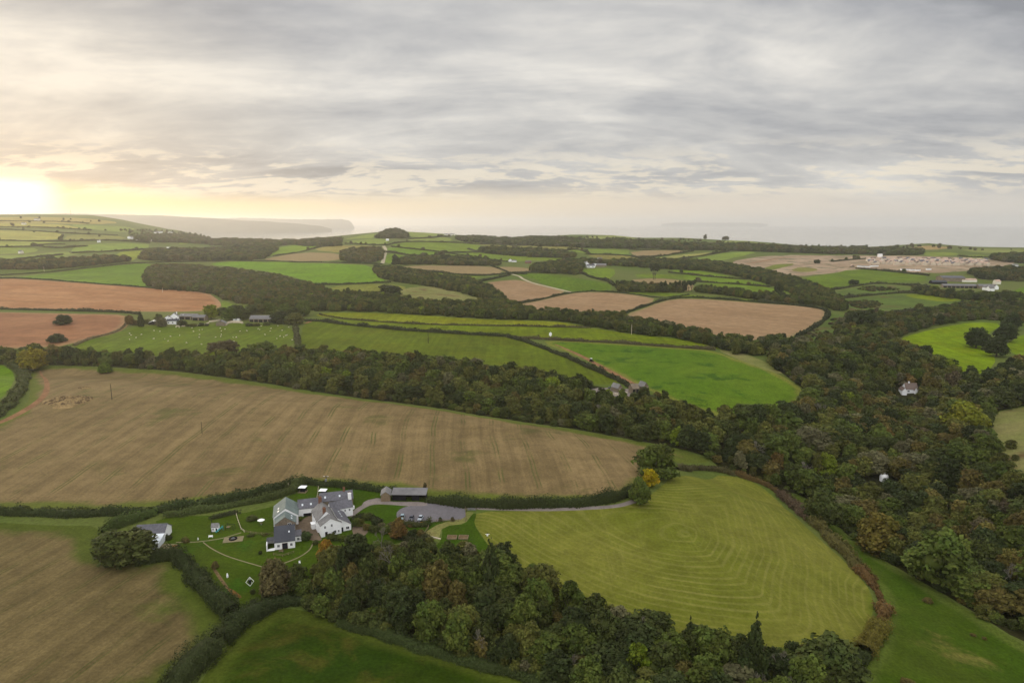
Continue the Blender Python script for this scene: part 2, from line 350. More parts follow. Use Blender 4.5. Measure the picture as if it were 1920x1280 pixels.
past('lower green field of the strips right of the village', (86,114,38), [(1310,530),(1380,533),(1445,538),(1470,552),(1490,562),(1410,560),(1320,541)])
past('small green corner field under the diagonal tree belt', (92,118,44), [(1462,545),(1480,545),(1520,560),(1490,556)])
# right
fld('building_site','bare pale earth of the building site on the right hillside', EARTH, [(1360,492),(1447,478),(1613,479),(1780,481),(1905,488),(1900,498),(1813,508),(1747,513),(1613,504),(1560,512),(1493,519),(1440,514),(1387,502)], cat='building site')
past('green hump of grass within the pale earthworks', (96,112,50), [(1430,503),(1455,495),(1495,494),(1470,501),(1445,507)])
past('grassy bank in the pale earthworks', (110,116,64), [(1480,507),(1500,500),(1540,505),(1510,511)])
past('broad green field below the building site', (84,110,40), [(1495,523),(1540,516),(1600,504),(1670,508),(1735,515),(1738,528),(1663,530),(1600,536),(1545,546)])
fld('rough_pasture','scrubby green field below the broad field on the right', SCRUB, [(1553,550),(1600,541),(1640,533),(1707,540),(1720,548),(1660,553),(1570,559)])
fld('rough_pasture','large scrubby field with brown patches on the right', SCRUB, [(1573,564),(1620,556),(1700,551),(1770,556),(1810,563),(1747,575),(1660,585),(1600,585)])
past('bright strip at the far side of the large scrubby field', (96,116,36), [(1690,552),(1750,553),(1810,562),(1770,566),(1720,560)])
past('narrow green field under the right hedge', (94,116,40), [(1642,593),(1680,587),(1740,581),(1715,590),(1655,608)])
past('bright lime green field on the right among the trees', (100,128,14), [(1680,636),(1747,617),(1827,603),(1882,607),(1850,627),(1845,650),(1870,673),(1852,697),(1830,712),(1790,700),(1760,675),(1710,655)])
past('green field at the right edge beyond the farm', (84,118,26), [(1893,548),(1920,537),(1990,532),(1990,562),(1905,560)])
past('green field at the right edge past the hedge trees', (92,120,24), [(1880,650),(1920,625),(1990,615),(1990,668),(1910,668)])
fld('valley_meadow','green valley meadow with dark scrub between trees and the tan field', SCRUB, [(1557,585),(1592,594),(1603,615),(1570,640),(1475,648),(1500,630),(1545,608)], cat='meadow')
fld('rough_pasture','straw coloured rough pasture at the right edge above the wood', ROUGH, [(1852,785),(1880,768),(1990,755),(1990,915),(1895,910),(1868,870),(1853,827)], edge=True)
# near
fld('stubble_field','long tan stubble field with curved row lines across the middle', STUB, [(48,687),(160,687),(320,696),(480,717),(640,744),(807,764),(940,787),(1073,805),(1173,824),(1273,843),(1335,862),(1320,868),(1265,868),(1230,885),(1195,925),(1150,940),(1000,940),(850,934),(800,927),(740,917),(640,909),(560,906),(520,919),(460,931),(400,939),(330,946),(200,955),(100,953),(0,952),(-160,948),(-200,880),(-60,815),(25,780),(60,745)], edge=True)
past('small bright green field at the left edge behind a curved hedge', (84,120,20), [(-200,676),(0,682),(24,696),(28,715),(0,750),(-60,785),(-200,830)])
fld('stubble_field','tan stubble field in the lower left corner', STUB2, [(-200,972),(0,979),(100,985),(190,985),(205,1035),(270,1050),(330,1045),(350,1065),(375,1105),(405,1140),(425,1165),(415,1195),(390,1230),(340,1270),(290,1340),(-300,1340)], edge=True)
fld('lower_meadow','dark green meadow at the bottom edge below the garden trees', BOTTOM, [(470,1170),(500,1143),(560,1140),(640,1168),(740,1198),(850,1230),(960,1262),(1060,1300),(1100,1380),(330,1380),(380,1270),(420,1215)], edge=True, cat='meadow')
fld('side_meadow','green meadow sloping along the wood in the lower right', SIDE, [(1470,925),(1500,930),(1560,970),(1600,1018),(1700,1078),(1800,1134),(1920,1210),(2080,1300),(2080,1400),(1590,1400),(1600,1290),(1640,1200),(1665,1140),(1640,1085),(1560,1010),(1480,950)], edge=True, cat='meadow')
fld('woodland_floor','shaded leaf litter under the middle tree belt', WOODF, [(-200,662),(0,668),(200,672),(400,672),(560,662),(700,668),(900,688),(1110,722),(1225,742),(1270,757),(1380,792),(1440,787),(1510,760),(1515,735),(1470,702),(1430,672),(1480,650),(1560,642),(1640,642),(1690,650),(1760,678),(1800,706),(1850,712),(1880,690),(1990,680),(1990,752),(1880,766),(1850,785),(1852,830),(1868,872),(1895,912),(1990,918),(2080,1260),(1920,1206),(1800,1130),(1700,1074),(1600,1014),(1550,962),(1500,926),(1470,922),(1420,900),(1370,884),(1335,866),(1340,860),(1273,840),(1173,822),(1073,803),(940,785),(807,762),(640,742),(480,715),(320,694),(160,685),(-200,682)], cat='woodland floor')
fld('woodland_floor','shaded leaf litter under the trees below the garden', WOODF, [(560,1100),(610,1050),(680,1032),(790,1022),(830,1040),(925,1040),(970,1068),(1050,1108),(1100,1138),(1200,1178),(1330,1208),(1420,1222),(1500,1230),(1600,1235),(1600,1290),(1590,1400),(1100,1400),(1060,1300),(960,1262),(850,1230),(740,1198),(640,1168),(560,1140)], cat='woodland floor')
fld('lawn','green garden lawn around the white farmhouse', LAWN, [(290,968),(440,965),(530,945),(560,907),(690,918),(735,928),(800,938),(880,956),(890,975),(810,1000),(700,1030),(620,1050),(570,1100),(510,1140),(440,1160),(395,1095),(345,1042),(300,1005)], cat='lawn')
fld('mown_field','pale mown hay field with curving swath lines', MOWN, [(890,959),(1000,957),(1100,955),(1180,948),(1225,925),(1262,892),(1370,890),(1420,906),(1455,935),(1500,977),(1550,1022),(1600,1067),(1635,1110),(1638,1150),(1617,1195),(1603,1225),(1545,1236),(1500,1230),(1420,1220),(1330,1205),(1200,1175),(1100,1135),(1050,1105),(970,1064),(925,1034),(905,1005),(888,980)], edge=True)
fld('rough_pasture','strip of rough straw grass beside the garden fence', ROUGH, [(795,998),(825,980),(872,972),(872,958),(890,960),(886,980),(830,986),(822,1012),(800,1008)])
fld('lawn','small bright lawn holding two raised beds', LAWN, [(830,988),(872,982),(886,962),(894,962),(888,982),(908,1012),(925,1034),(885,1040),(812,1027),(828,1012)], cat='lawn')
fld('car_park','grey tarmac car park beside the farm lane', TARM, [(742,962),(752,952),(775,946),(800,940),(872,950),(873,973),(830,975),(800,980),(748,980)], cat='car park')
fld('yard','gravel yard in front of the black open barn', GRAVEL, [(676,950),(684,938),(712,932),(722,940),(800,940),(802,948),(770,948),(745,944),(700,944)], cat='yard')
fld('yard','brown gravel courtyard between the farmhouse and the barns', YARD, [(546,985),(590,960),(596,1000),(606,1012),(585,1014),(560,1002)], cat='yard')
fld('yard','pale gravel yard among the trees at the foot of the red track', GRAVEL, [(1108,727),(1165,727),(1205,733),(1203,742),(1150,744),(1112,739)], cat='yard')
fld('yard','stony yard on the right of the farmhouse', YARD, [(658,985),(690,978),(690,1002),(664,1008)], cat='yard')
def trk(label, mat, pts, w, name='track'): fld(name, label, mat, ribbon(pts, w), px=False, cat=name)
trk('narrow grey lane running under the clipped hedge to the car park', GRAVEL, [(1192,938),(1165,947),(1130,951),(1040,955),(950,954),(870,951)], 3.2, 'lane')
trk('grey drive curving round the lawn to the farmhouse', GRAVEL, [(655,968),(675,952),(695,943),(720,942),(770,946)], 3.0, 'lane')
trk('worn red clay track at the left edge of the stubble field', CLAY, [(-100,822),(0,793),(50,768),(85,742),(90,718),(75,695)], [5,5,3.5,2,1.2])
trk('red clay track along the hedge of the lush crop field', CLAY, [(1040,645),(1080,662),(1122,684),(1160,704),(1200,728)], [2,4,5,5,6])
trk('pale curving lane beside the deep green field', PALET, [(960,514),(975,518),(980,523),(1000,531),(1030,538),(1072,548)], 5, 'lane')
trk('pale farm lane climbing the far hill', PALET, [(717,494),(721,480),(724,468),(719,461)], 9, 'lane')
trk('stony track running up from the red field farm', CLAY, [(572,606),(590,600),(600,604),(585,598)], 5)
trk('red dirt track on the building site', CLAY, [(1400,494),(1480,481),(1560,480)], 8)
trk('stepping stone path curving down the lawn', PAVE, [(381,1016),(395,1027),(420,1040),(450,1050),(492,1062)], .45, 'path')
trk('narrow paved path across the lawn to the house', PAVE, [(330,1016),(362,1016),(390,1013),(420,1008),(452,998)], .6, 'path')
trk('path down from the courtyard into the garden', PAVE, [(588,1014),(582,1030),(560,1045),(530,1056)], .5, 'path')
fld('flower_bed','narrow bare flower bed on the lawn above the hedge', SOIL, [(394,1058),(402,1062),(425,1095),(436,1110),(428,1108),(405,1078)], cat='flower bed')
fld('flower_bed','russet patch of dead plants at the end of the bed', BRACK, [(427,1101),(440,1106),(455,1119),(447,1121),(430,1110)], cat='flower bed')

def inpoly(x, y, Pn):
    P_ = np.asarray(Pn); res = np.zeros(len(x), bool)
    m = (x > P_[:,0].min()) & (x < P_[:,0].max()) & (y > P_[:,1].min()) & (y < P_[:,1].max()); idx = np.nonzero(m)[0]
    if len(idx) == 0: return res
    xx, yy = x[idx], y[idx]; c = np.zeros(len(idx), bool); Q = np.roll(P_, -1, 0)
    for (x0, y0), (x1, y1) in zip(P_, Q):
        if y0 == y1: continue
        k = (y0 > yy) != (y1 > yy); c ^= k & (xx < (x1-x0)*(yy-y0)/(y1-y0)+x0)
    res[idx] = c; return res
# triangulate: every outline is an edge of the mesh, so neighbouring fields share their border
pts = []; edges = []
for f in FIELDS:
    b = len(pts); w = f['w']; pts += [tuple(p) for p in w]; edges += [(b+i, b+(i+1) % len(w)) for i in range(len(w))]
azs = np.radians(np.arange(-54, 54.1, .75)); rs = np.geomspace(60, 7000, 300)
gp = [(r*math.sin(a), r*math.cos(a)) for j, r in enumerate(rs) for a in azs + (j % 2)*np.radians(.37)]
_mw = [f['w'] for f in FIELDS if f['name'] == 'mown_field'][0]; _mx = np.stack(np.meshgrid(np.arange(_mw[:,0].min(), _mw[:,0].max(), 2.0), np.arange(_mw[:,1].min(), _mw[:,1].max(), 2.0)), -1).reshape(-1, 2)+.37
_mx = _mx[inpoly(_mx[:,0], _mx[:,1], _mw)]; gp += [tuple(q) for q in _mx[segdist(_mx[:,0], _mx[:,1], np.vstack([_mw, _mw[:1]])) > 1.0]]
gp += [(r*math.sin(a), r*math.cos(a)) for r in np.geomspace(25, 7000, 26) for a in np.radians(np.arange(60, 301, 8))] + [(0, 0), (20, 10), (-20, 10), (0, 35), (15, 45), (-15, 45)]
pts += gp
vo, eo, fo, _, _, _ = delaunay_2d_cdt([Vector(p) for p in pts], edges, [], 0, .02, False)
V2 = np.array([tuple(v) for v in vo]); T = np.array([tuple(f) for f in fo if len(f) == 3], np.int32)
Z2 = terrain(V2[:,0], V2[:,1]); cen = V2[T].mean(1)
fid = np.full(len(T), -1)
for i, f in enumerate(FIELDS): fid[inpoly(cen[:,0], cen[:,1], f['w'])] = i
MOWN_R = unproj(chaikin([(1225,890),(1265,888),(1370,888),(1420,906),(1455,935),(1500,977),(1550,1022),(1600,1067),(1635,1110),(1640,1150)], False, 2)); MOWN_B = unproj(chaikin([(1640,1120),(1636,1160),(1612,1215),(1545,1240),(1420,1222),(1330,1207),(1200,1176),(1100,1136),(1050,1106),(970,1065),(925,1035),(880,1000)], False, 2))
def submesh(name, sel, mat, poly=None):
    t = T[sel]; u, inv = np.unique(t, return_inverse=True); t = inv.reshape(t.shape)
    v = np.column_stack([V2[u], Z2[u]]); a = v[t[:,0],:2]; b = v[t[:,1],:2]; c = v[t[:,2],:2]
    flip = ((b[:,0]-a[:,0])*(c[:,1]-a[:,1])-(b[:,1]-a[:,1])*(c[:,0]-a[:,0])) < 0
    t[flip] = t[flip][:, ::-1]
    me = npmesh(name, v, t, mat); me.polygons.foreach_set('use_smooth', [True]*len(me.polygons))
    if poly is not None:
        at = me.attributes.new('edge', 'FLOAT', 'POINT')
        d = segdist(v[:,0], v[:,1], np.vstack([poly, poly[:1]]))
        if name == 'mown_field':               # swaths follow the long right side and the lower side, rounding the corner between them
            k = 26.0; d = -k*np.log(np.exp(-segdist(v[:,0], v[:,1], MOWN_R)/k)+np.exp(-segdist(v[:,0], v[:,1], MOWN_B)/k))+k*.69
        at.data.foreach_set('value', d.astype(np.float32))
    return link(bpy.data.objects.new(name, me))
tag(submesh('ground', fid == -1, G0), 'rough grass verges and slopes between the fields down to the shore', 'ground', kind='structure')
for i, f in enumerate(FIELDS):
    if not (fid == i).any(): continue
    o = submesh(f['name'], fid == i, f['mat'], f['w'] if f['edge'] else None)
    if f['col']: o.color = f['col']
    tag(o, f['label'], f['cat'], kind='structure')
# ------------------------------------------------------------------ trees
def leafquads(C, Nn, s, r_, asp=(.6, 1.1)):
    n = len(C); a = r_.normal(size=(n, 3)); Nn = Nn/(np.linalg.norm(Nn, axis=1)[:,None]+1e-9)
    t = np.cross(Nn, a); t /= np.linalg.norm(t, axis=1)[:,None]+1e-9; b = np.cross(Nn, t)
    s = np.asarray(s).reshape(-1, 1); q = r_.uniform(*asp, (n, 1))
    V = np.stack([C - t*s*.5*r_.uniform(.6,1.1,(n,1)) - b*s*q*.5*r_.uniform(.5,1,(n,1)), C + t*s*.5 - b*s*q*.5*r_.uniform(.4,1.1,(n,1)),
                  C + t*s*.5*r_.uniform(.6,1.1,(n,1)) + b*s*q*.5, C - t*s*.5 + b*s*q*.5*r_.uniform(.5,1.1,(n,1))], 1)
    return V.reshape(-1, 3)
def blob(c, r, zs=1.0, nu=9, nv=6, r_=rng):
    V = []
    for j in range(nv+1):
        ph = math.pi*j/nv
        for i in range(nu):
            k = r*r_.uniform(.85, 1.1); V.append((c[0]+k*math.sin(ph)*math.cos(6.283*i/nu), c[1]+k*math.sin(ph)*math.sin(6.283*i/nu), c[2]+zs*k*math.cos(ph)))
    Q = [(j*nu+i, (j+1)*nu+i, (j+1)*nu+(i+1) % nu, j*nu+(i+1) % nu) for j in range(nv) for i in range(nu)]
    return np.array(V), np.array(Q)
def leaf_mesh(name, C, Nn, s, r_, val, hue, mat, cores=()):
    V = [leafquads(C, Nn, s, r_)]; n = len(C); Q = [np.arange(4*n).reshape(n, 4)]; v = [val]; h = [hue]; b = 4*n
    for bv, bq in cores:
        V.append(bv); Q.append(bq+b); b += len(bv); v.append(np.full(len(bq), -.15)); h.append(np.zeros(len(bq)))  # cores slightly darker: the shade behind the leaves is put into the colour
    V = np.concatenate(V); Q = np.concatenate(Q); v = np.concatenate(v); h = np.concatenate(h)
    me = bpy.data.meshes.new(name); V = V.astype(np.float32); Q = Q.astype(np.int32)
    me.vertices.add(len(V)); me.vertices.foreach_set('co', V.ravel()); me.loops.add(Q.size); me.loops.foreach_set('vertex_index', Q.ravel())
    me.polygons.add(len(Q)); me.polygons.foreach_set('loop_start', np.arange(len(Q), dtype=np.int32)*4); me.update(calc_edges=True)
    for nm, d in (('leafv', v), ('leafh', h)):
        at = me.attributes.new(nm, 'FLOAT', 'FACE'); at.data.foreach_set('value', d.astype(np.float32))
    me.materials.append(mat); return me
def crown(name, seed, nq, size, mat, kind='round'):
    r_ = np.random.default_rng(seed); L = []
    if kind == 'conifer':
        for k in range(15):
            t = k/14; rr = .62*(1-t)**.8+.07; n = max(1, int(5*(1-t)+1))
            for i in range(n):
                a = 6.283*(i+r_.random())/n; L.append(((rr*.62*math.cos(a)), rr*.62*math.sin(a), .25+1.7*t, rr*.52))
    elif kind == 'pine':
        for i in range(7):
            a = r_.uniform(0, 6.283); q = r_.uniform(.15, .65); L.append((q*math.cos(a), q*math.sin(a), r_.uniform(1.35, 1.75), r_.uniform(.28, .42)))
    elif kind == 'tall':
        for i in range(13):
            a = r_.uniform(0, 6.283); z = r_.uniform(.45, 1.65); q = r_.uniform(.1, .5)*(1.0 if z < 1.2 else .55); L.append((q*math.cos(a), q*math.sin(a), z, r_.uniform(.3, .46)))
    elif kind == 'bush':
        for i in range(11):
            a = r_.uniform(0, 6.283); q = math.sqrt(r_.random())*.66; z = (1-q*q)*1.15+r_.uniform(-.1, .25); L.append((q*math.cos(a), q*math.sin(a), max(.3, z), r_.uniform(.36, .52)))
        for i in range(8): L.append((.64*math.cos(i*.785+.2), .64*math.sin(i*.785+.2), r_.uniform(.3, .46), r_.uniform(.3, .38)))
    else:
        for i in range(16):
            a = 2.4*i+r_.uniform(-.5, .5); z = r_.uniform(.5, 1.62); q = r_.uniform(.3, .64)*math.sqrt(max(.1, 1-((z-.85)/.95)**2)); L.append((q*math.cos(a), q*math.sin(a), z, r_.uniform(.27, .5)))
        for i in range(6): L.append((.5*math.cos(i*1.047), .5*math.sin(i*1.047), r_.uniform(.42, .6), r_.uniform(.3, .4)))
        L.append((0, 0, 1.0, .62)); L.append((r_.uniform(-.2,.2), r_.uniform(-.2,.2), 1.5, .44))
    L = np.array(L); K = []                     # clumps of leaves sit on the lobes, so each lobe is bumpy and shades itself
    for k, l in enumerate(L):
        for _ in range(int(9+l[3]*22)):
            d = r_.normal(size=3); d /= np.linalg.norm(d); d[2] = d[2] if d[2] > -.55 else -d[2]
            c = l[:3]+d*l[3]*r_.uniform(.72, 1.02)
            if all(np.linalg.norm(c-o[:3]) > o[3]*.72 for j, o in enumerate(L) if j != k): K.append((*c, l[3]*r_.uniform(.26, .46), k))
    K = np.array(K); w = K[:,3]**2; w /= w.sum()
    li = r_.choice(len(K), nq*2, p=w); d = r_.normal(size=(nq*2, 3)); d /= np.linalg.norm(d, axis=1)[:,None]; d[:,2] = np.where(d[:,2] < -.3, -d[:,2], d[:,2])
    C = K[li,:3]+d*(K[li,3]*r_.uniform(.75, 1.12, nq*2))[:,None]; lk = K[li,4].astype(int)
    ok = C[:,2] > .03
    idx = np.nonzero(ok)[0][:nq]; C = C[idx]; d = d[idx]; lk = lk[idx]; li = li[idx]; n = len(C)
    val = r_.normal(0, .4, n)+r_.normal(0, .3, len(L))[lk]+r_.normal(0, .42, len(K))[li]; hue = r_.normal(0, .6, n)+r_.normal(0, .7, len(L))[lk]+r_.normal(0, .5, len(K))[li]
    Nn = d*.8+r_.normal(0, .35, (n, 3))+np.array([0, 0, .3])
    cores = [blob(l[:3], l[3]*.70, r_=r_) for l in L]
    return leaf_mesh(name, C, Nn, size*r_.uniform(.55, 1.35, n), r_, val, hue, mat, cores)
def tubes(name, segs, mat, k=5):
    """one mesh from tapered segments ((p0, r0), (p1, r1))"""
    V = []; Q = []
    for (p0, r0), (p1, r1) in segs:
        p0 = Vector(p0); p1 = Vector(p1); ax = (p1-p0).normalized(); u = ax.orthogonal().normalized(); v = ax.cross(u); b = len(V)
        for p, r in ((p0, r0), (p1, r1)):
            V += [tuple(p+(u*math.cos(6.283*i/k)+v*math.sin(6.283*i/k))*r) for i in range(k)]
        Q += [(b+i, b+(i+1) % k, b+k+(i+1) % k, b+k+i) for i in range(k)]
    return npmesh(name, V, Q, mat)
def trunk_mesh(seed, top=1.1):
    r_ = np.random.default_rng(seed); s = [(((0,0,-.15),.10), ((0,0,.12),.072)), (((0,0,.12),.072), ((.02,.0,.55),.058)), (((.02,0,.55),.058), ((.0,.03,top),.035))]
    for i in range(5):
        a = 6.283*i/5+r_.uniform(-.4,.4); z = r_.uniform(.4,.75); q = r_.uniform(.4,.6)
        s.append((((.01,0,z),.036), ((q*math.cos(a)*.6,q*math.sin(a)*.6,z+.3),.024))); s.append((((q*math.cos(a)*.6,q*math.sin(a)*.6,z+.3),.024), ((q*math.cos(a),q*math.sin(a),z+.62),.01)))
    return tubes('trunk', s, BARK)
def bare_mesh(seed):
    r_ = np.random.default_rng(seed); s = []; tips = []
    def grow(p, d, l, r, lev):
        e = p+d*l; s.append(((p, r), (e, r*.7)))
        if lev == 0: tips.append(e); return
        for _ in range(3 if lev > 1 else 4):
            nd = (d+Vector(r_.normal(0, .42, 3))+Vector((0, 0, .14))).normalized(); grow(e, nd, l*r_.uniform(.62, .86), r*.62, lev-1)
    grow(Vector((0,0,.35)), Vector((0,0,1)), .46, .05, 4)
    return s, tips
NEAR = {}
for k, n in (('round', 5), ('tall', 3), ('bush', 2)): NEAR[k] = [crown('crown', 100+i*7+len(k), 3400, .105, LEAF, k) for i in range(n)]
NEAR['conifer'] = [crown('crown', 55, 2600, .085, LEAF, 'conifer')]; NEAR['pine'] = [crown('crown', 61, 1300, .11, LEAF, 'pine')]
TRUNKS = [trunk_mesh(i) for i in range(3)]
BTRUNK = tubes('trunk', [(((0,0,-.1),.07), ((0,0,.36),.052))], GREYB); BARE = []
for sd in (3, 8):
    s_, tips = bare_mesh(sd); r_ = np.random.default_rng(sd); me = tubes('branches', s_, GREYB, 3); BARE.append(me)
PAL = dict(dark=alb(64,73,36), deep=alb(52,62,33), olive=alb(84,88,42), moss=alb(76,89,38), yellow=alb(150,138,22), lime=alb(98,114,32), brown=alb(90,84,44),
           grey=alb(92,92,66), rust=alb(122,98,34), russet=alb(98,82,44), plum=alb(84,78,58))
for _k in PAL: PAL[_k] = (PAL[_k][0]*1.12, PAL[_k][1]*1.05, PAL[_k][2]*.96, 1)
def place_tree(proto, loc, rx, h, rz, col, label, group):
    """copies the root, the trunk and the crown of a prototype"""
    r = proto.copy(); COL.objects.link(r); r.location = loc; r.rotation_euler = (0, 0, rz); r.scale = (rx, rx, h/2)
    tag(r, label, 'tree', group)
    if 'group' in r and not group: del r['group']
    for ch in proto.children:
        c = ch.copy(); COL.objects.link(c); c.parent = r; c.color = col
    return r
PROTO = {}
def make_proto(k, cm, tm, nm):
    r = bpy.data.objects.new(nm, None); r.empty_display_size = .1
    for n_, me in (('trunk', tm), ('crown', cm)):
        c = bpy.data.objects.new(n_, me); c.parent = r
    PROTO.setdefault(k, []).append(r)
for k, ms in NEAR.items():
    for i, me in enumerate(ms): make_proto(k, me, TRUNKS[i % 3], {'conifer':'conifer_tree','pine':'pine_tree','bush':'bush'}.get(k, 'broadleaf_tree'))
for me in BARE: make_proto('bare', me, BTRUNK, 'bare_tree')
# instanced crowns for woods that read as one mass
FARC = bpy.data.collections.new('wood_crowns')
for i in range(8):
    FARC.objects.link(bpy.data.objects.new('wood_crown_%d' % i, crown('wood_crown', 300+i*3, 1400, .16, LEAFI, ['round','round','tall','bush','round','round','tall','bush'][i])))
NG = bpy.data.node_groups.new('wood_scatter', 'GeometryNodeTree')
NG.interface.new_socket('Geometry', in_out='INPUT', socket_type='NodeSocketGeometry'); NG.interface.new_socket('Geometry', in_out='OUTPUT', socket_type='NodeSocketGeometry')
def _ng():
    nn = NG.nodes.new; gi = nn('NodeGroupInput'); go = nn('NodeGroupOutput'); io = nn('GeometryNodeInstanceOnPoints'); ci = nn('GeometryNodeCollectionInfo')
    ci.inputs['Collection'].default_value = FARC; ci.inputs['Separate Children'].default_value = True; ci.inputs['Reset Children'].default_value = True
    io.inputs['Pick Instance'].default_value = True
    def at(nm, ty):
        a = nn('GeometryNodeInputNamedAttribute'); a.data_type = ty; a.inputs['Name'].default_value = nm; return [o for o in a.outputs if o.enabled][0]
    lk = NG.links.new; lk(gi.outputs[0], io.inputs['Points']); lk(ci.outputs[0], io.inputs['Instance']); lk(at('vi', 'INT'), io.inputs['Instance Index'])
    er = nn('FunctionNodeEulerToRotation'); lk(at('ro', 'FLOAT_VECTOR'), er.inputs[0]); lk(er.outputs[0], io.inputs['Rotation']); lk(at('sc', 'FLOAT_VECTOR'), io.inputs['Scale']); lk(io.outputs[0], go.inputs[0])
_ng()
def scatter(name, label, cat, X, vi, rz, sc, tint):
    n = len(X); me = bpy.data.meshes.new(name); me.vertices.add(n); me.vertices.foreach_set('co', np.asarray(X, np.float32).ravel())
    def A(nm, ty, v, key):
        a = me.attributes.new(nm, ty, 'POINT'); a.data.foreach_set(key, v.ravel())
    A('vi', 'INT', np.asarray(vi, np.int32), 'value'); A('ro', 'FLOAT_VECTOR', np.column_stack([np.zeros(n), np.zeros(n), rz]).astype(np.float32), 'vector')
    A('sc', 'FLOAT_VECTOR', np.asarray(sc, np.float32), 'vector'); A('tint', 'FLOAT_COLOR', np.asarray(tint, np.float32), 'color')
    o = link(bpy.data.objects.new(name, me)); md = o.modifiers.new('scatter', 'NODES'); md.node_group = NG
    return tag(o, label, cat, kind='stuff')

def fill(poly, sp, jit=.42):
    w = unproj(chaikin(poly, True, 1)); lo = w.min(0); hi = w.max(0); out = []; y = lo[1]; row = 0
    while y < hi[1]:
        s = sp(math.hypot((lo[0]+hi[0])/2, y)) if callable(sp) else sp
        xs = np.arange(lo[0]+(row % 2)*s/2, hi[0], s)
        out.append(np.column_stack([xs, np.full(len(xs), y)])+rng.uniform(-jit*s, jit*s, (len(xs), 2))); y += s*.87; row += 1
    X = np.concatenate(out); return X[inpoly(X[:,0], X[:,1], w)]
WD = dict(dark=6, deep=3, olive=6, moss=4, brown=.8, grey=.5, lime=.3)       # dark oak belts
VAL = dict(dark=5, deep=4, olive=5, moss=4, brown=2.2, grey=2.0, lime=.3, rust=.08, russet=.2, plum=.4)
GARD = dict(dark=5, deep=5, olive=4, moss=4, brown=1.2, grey=1.2, lime=.15, russet=.1)
FARW = dict(dark=4, olive=5, moss=4, grey=2, brown=2, deep=3)
spf = lambda r: min(15, max(7.5, r*.0065))
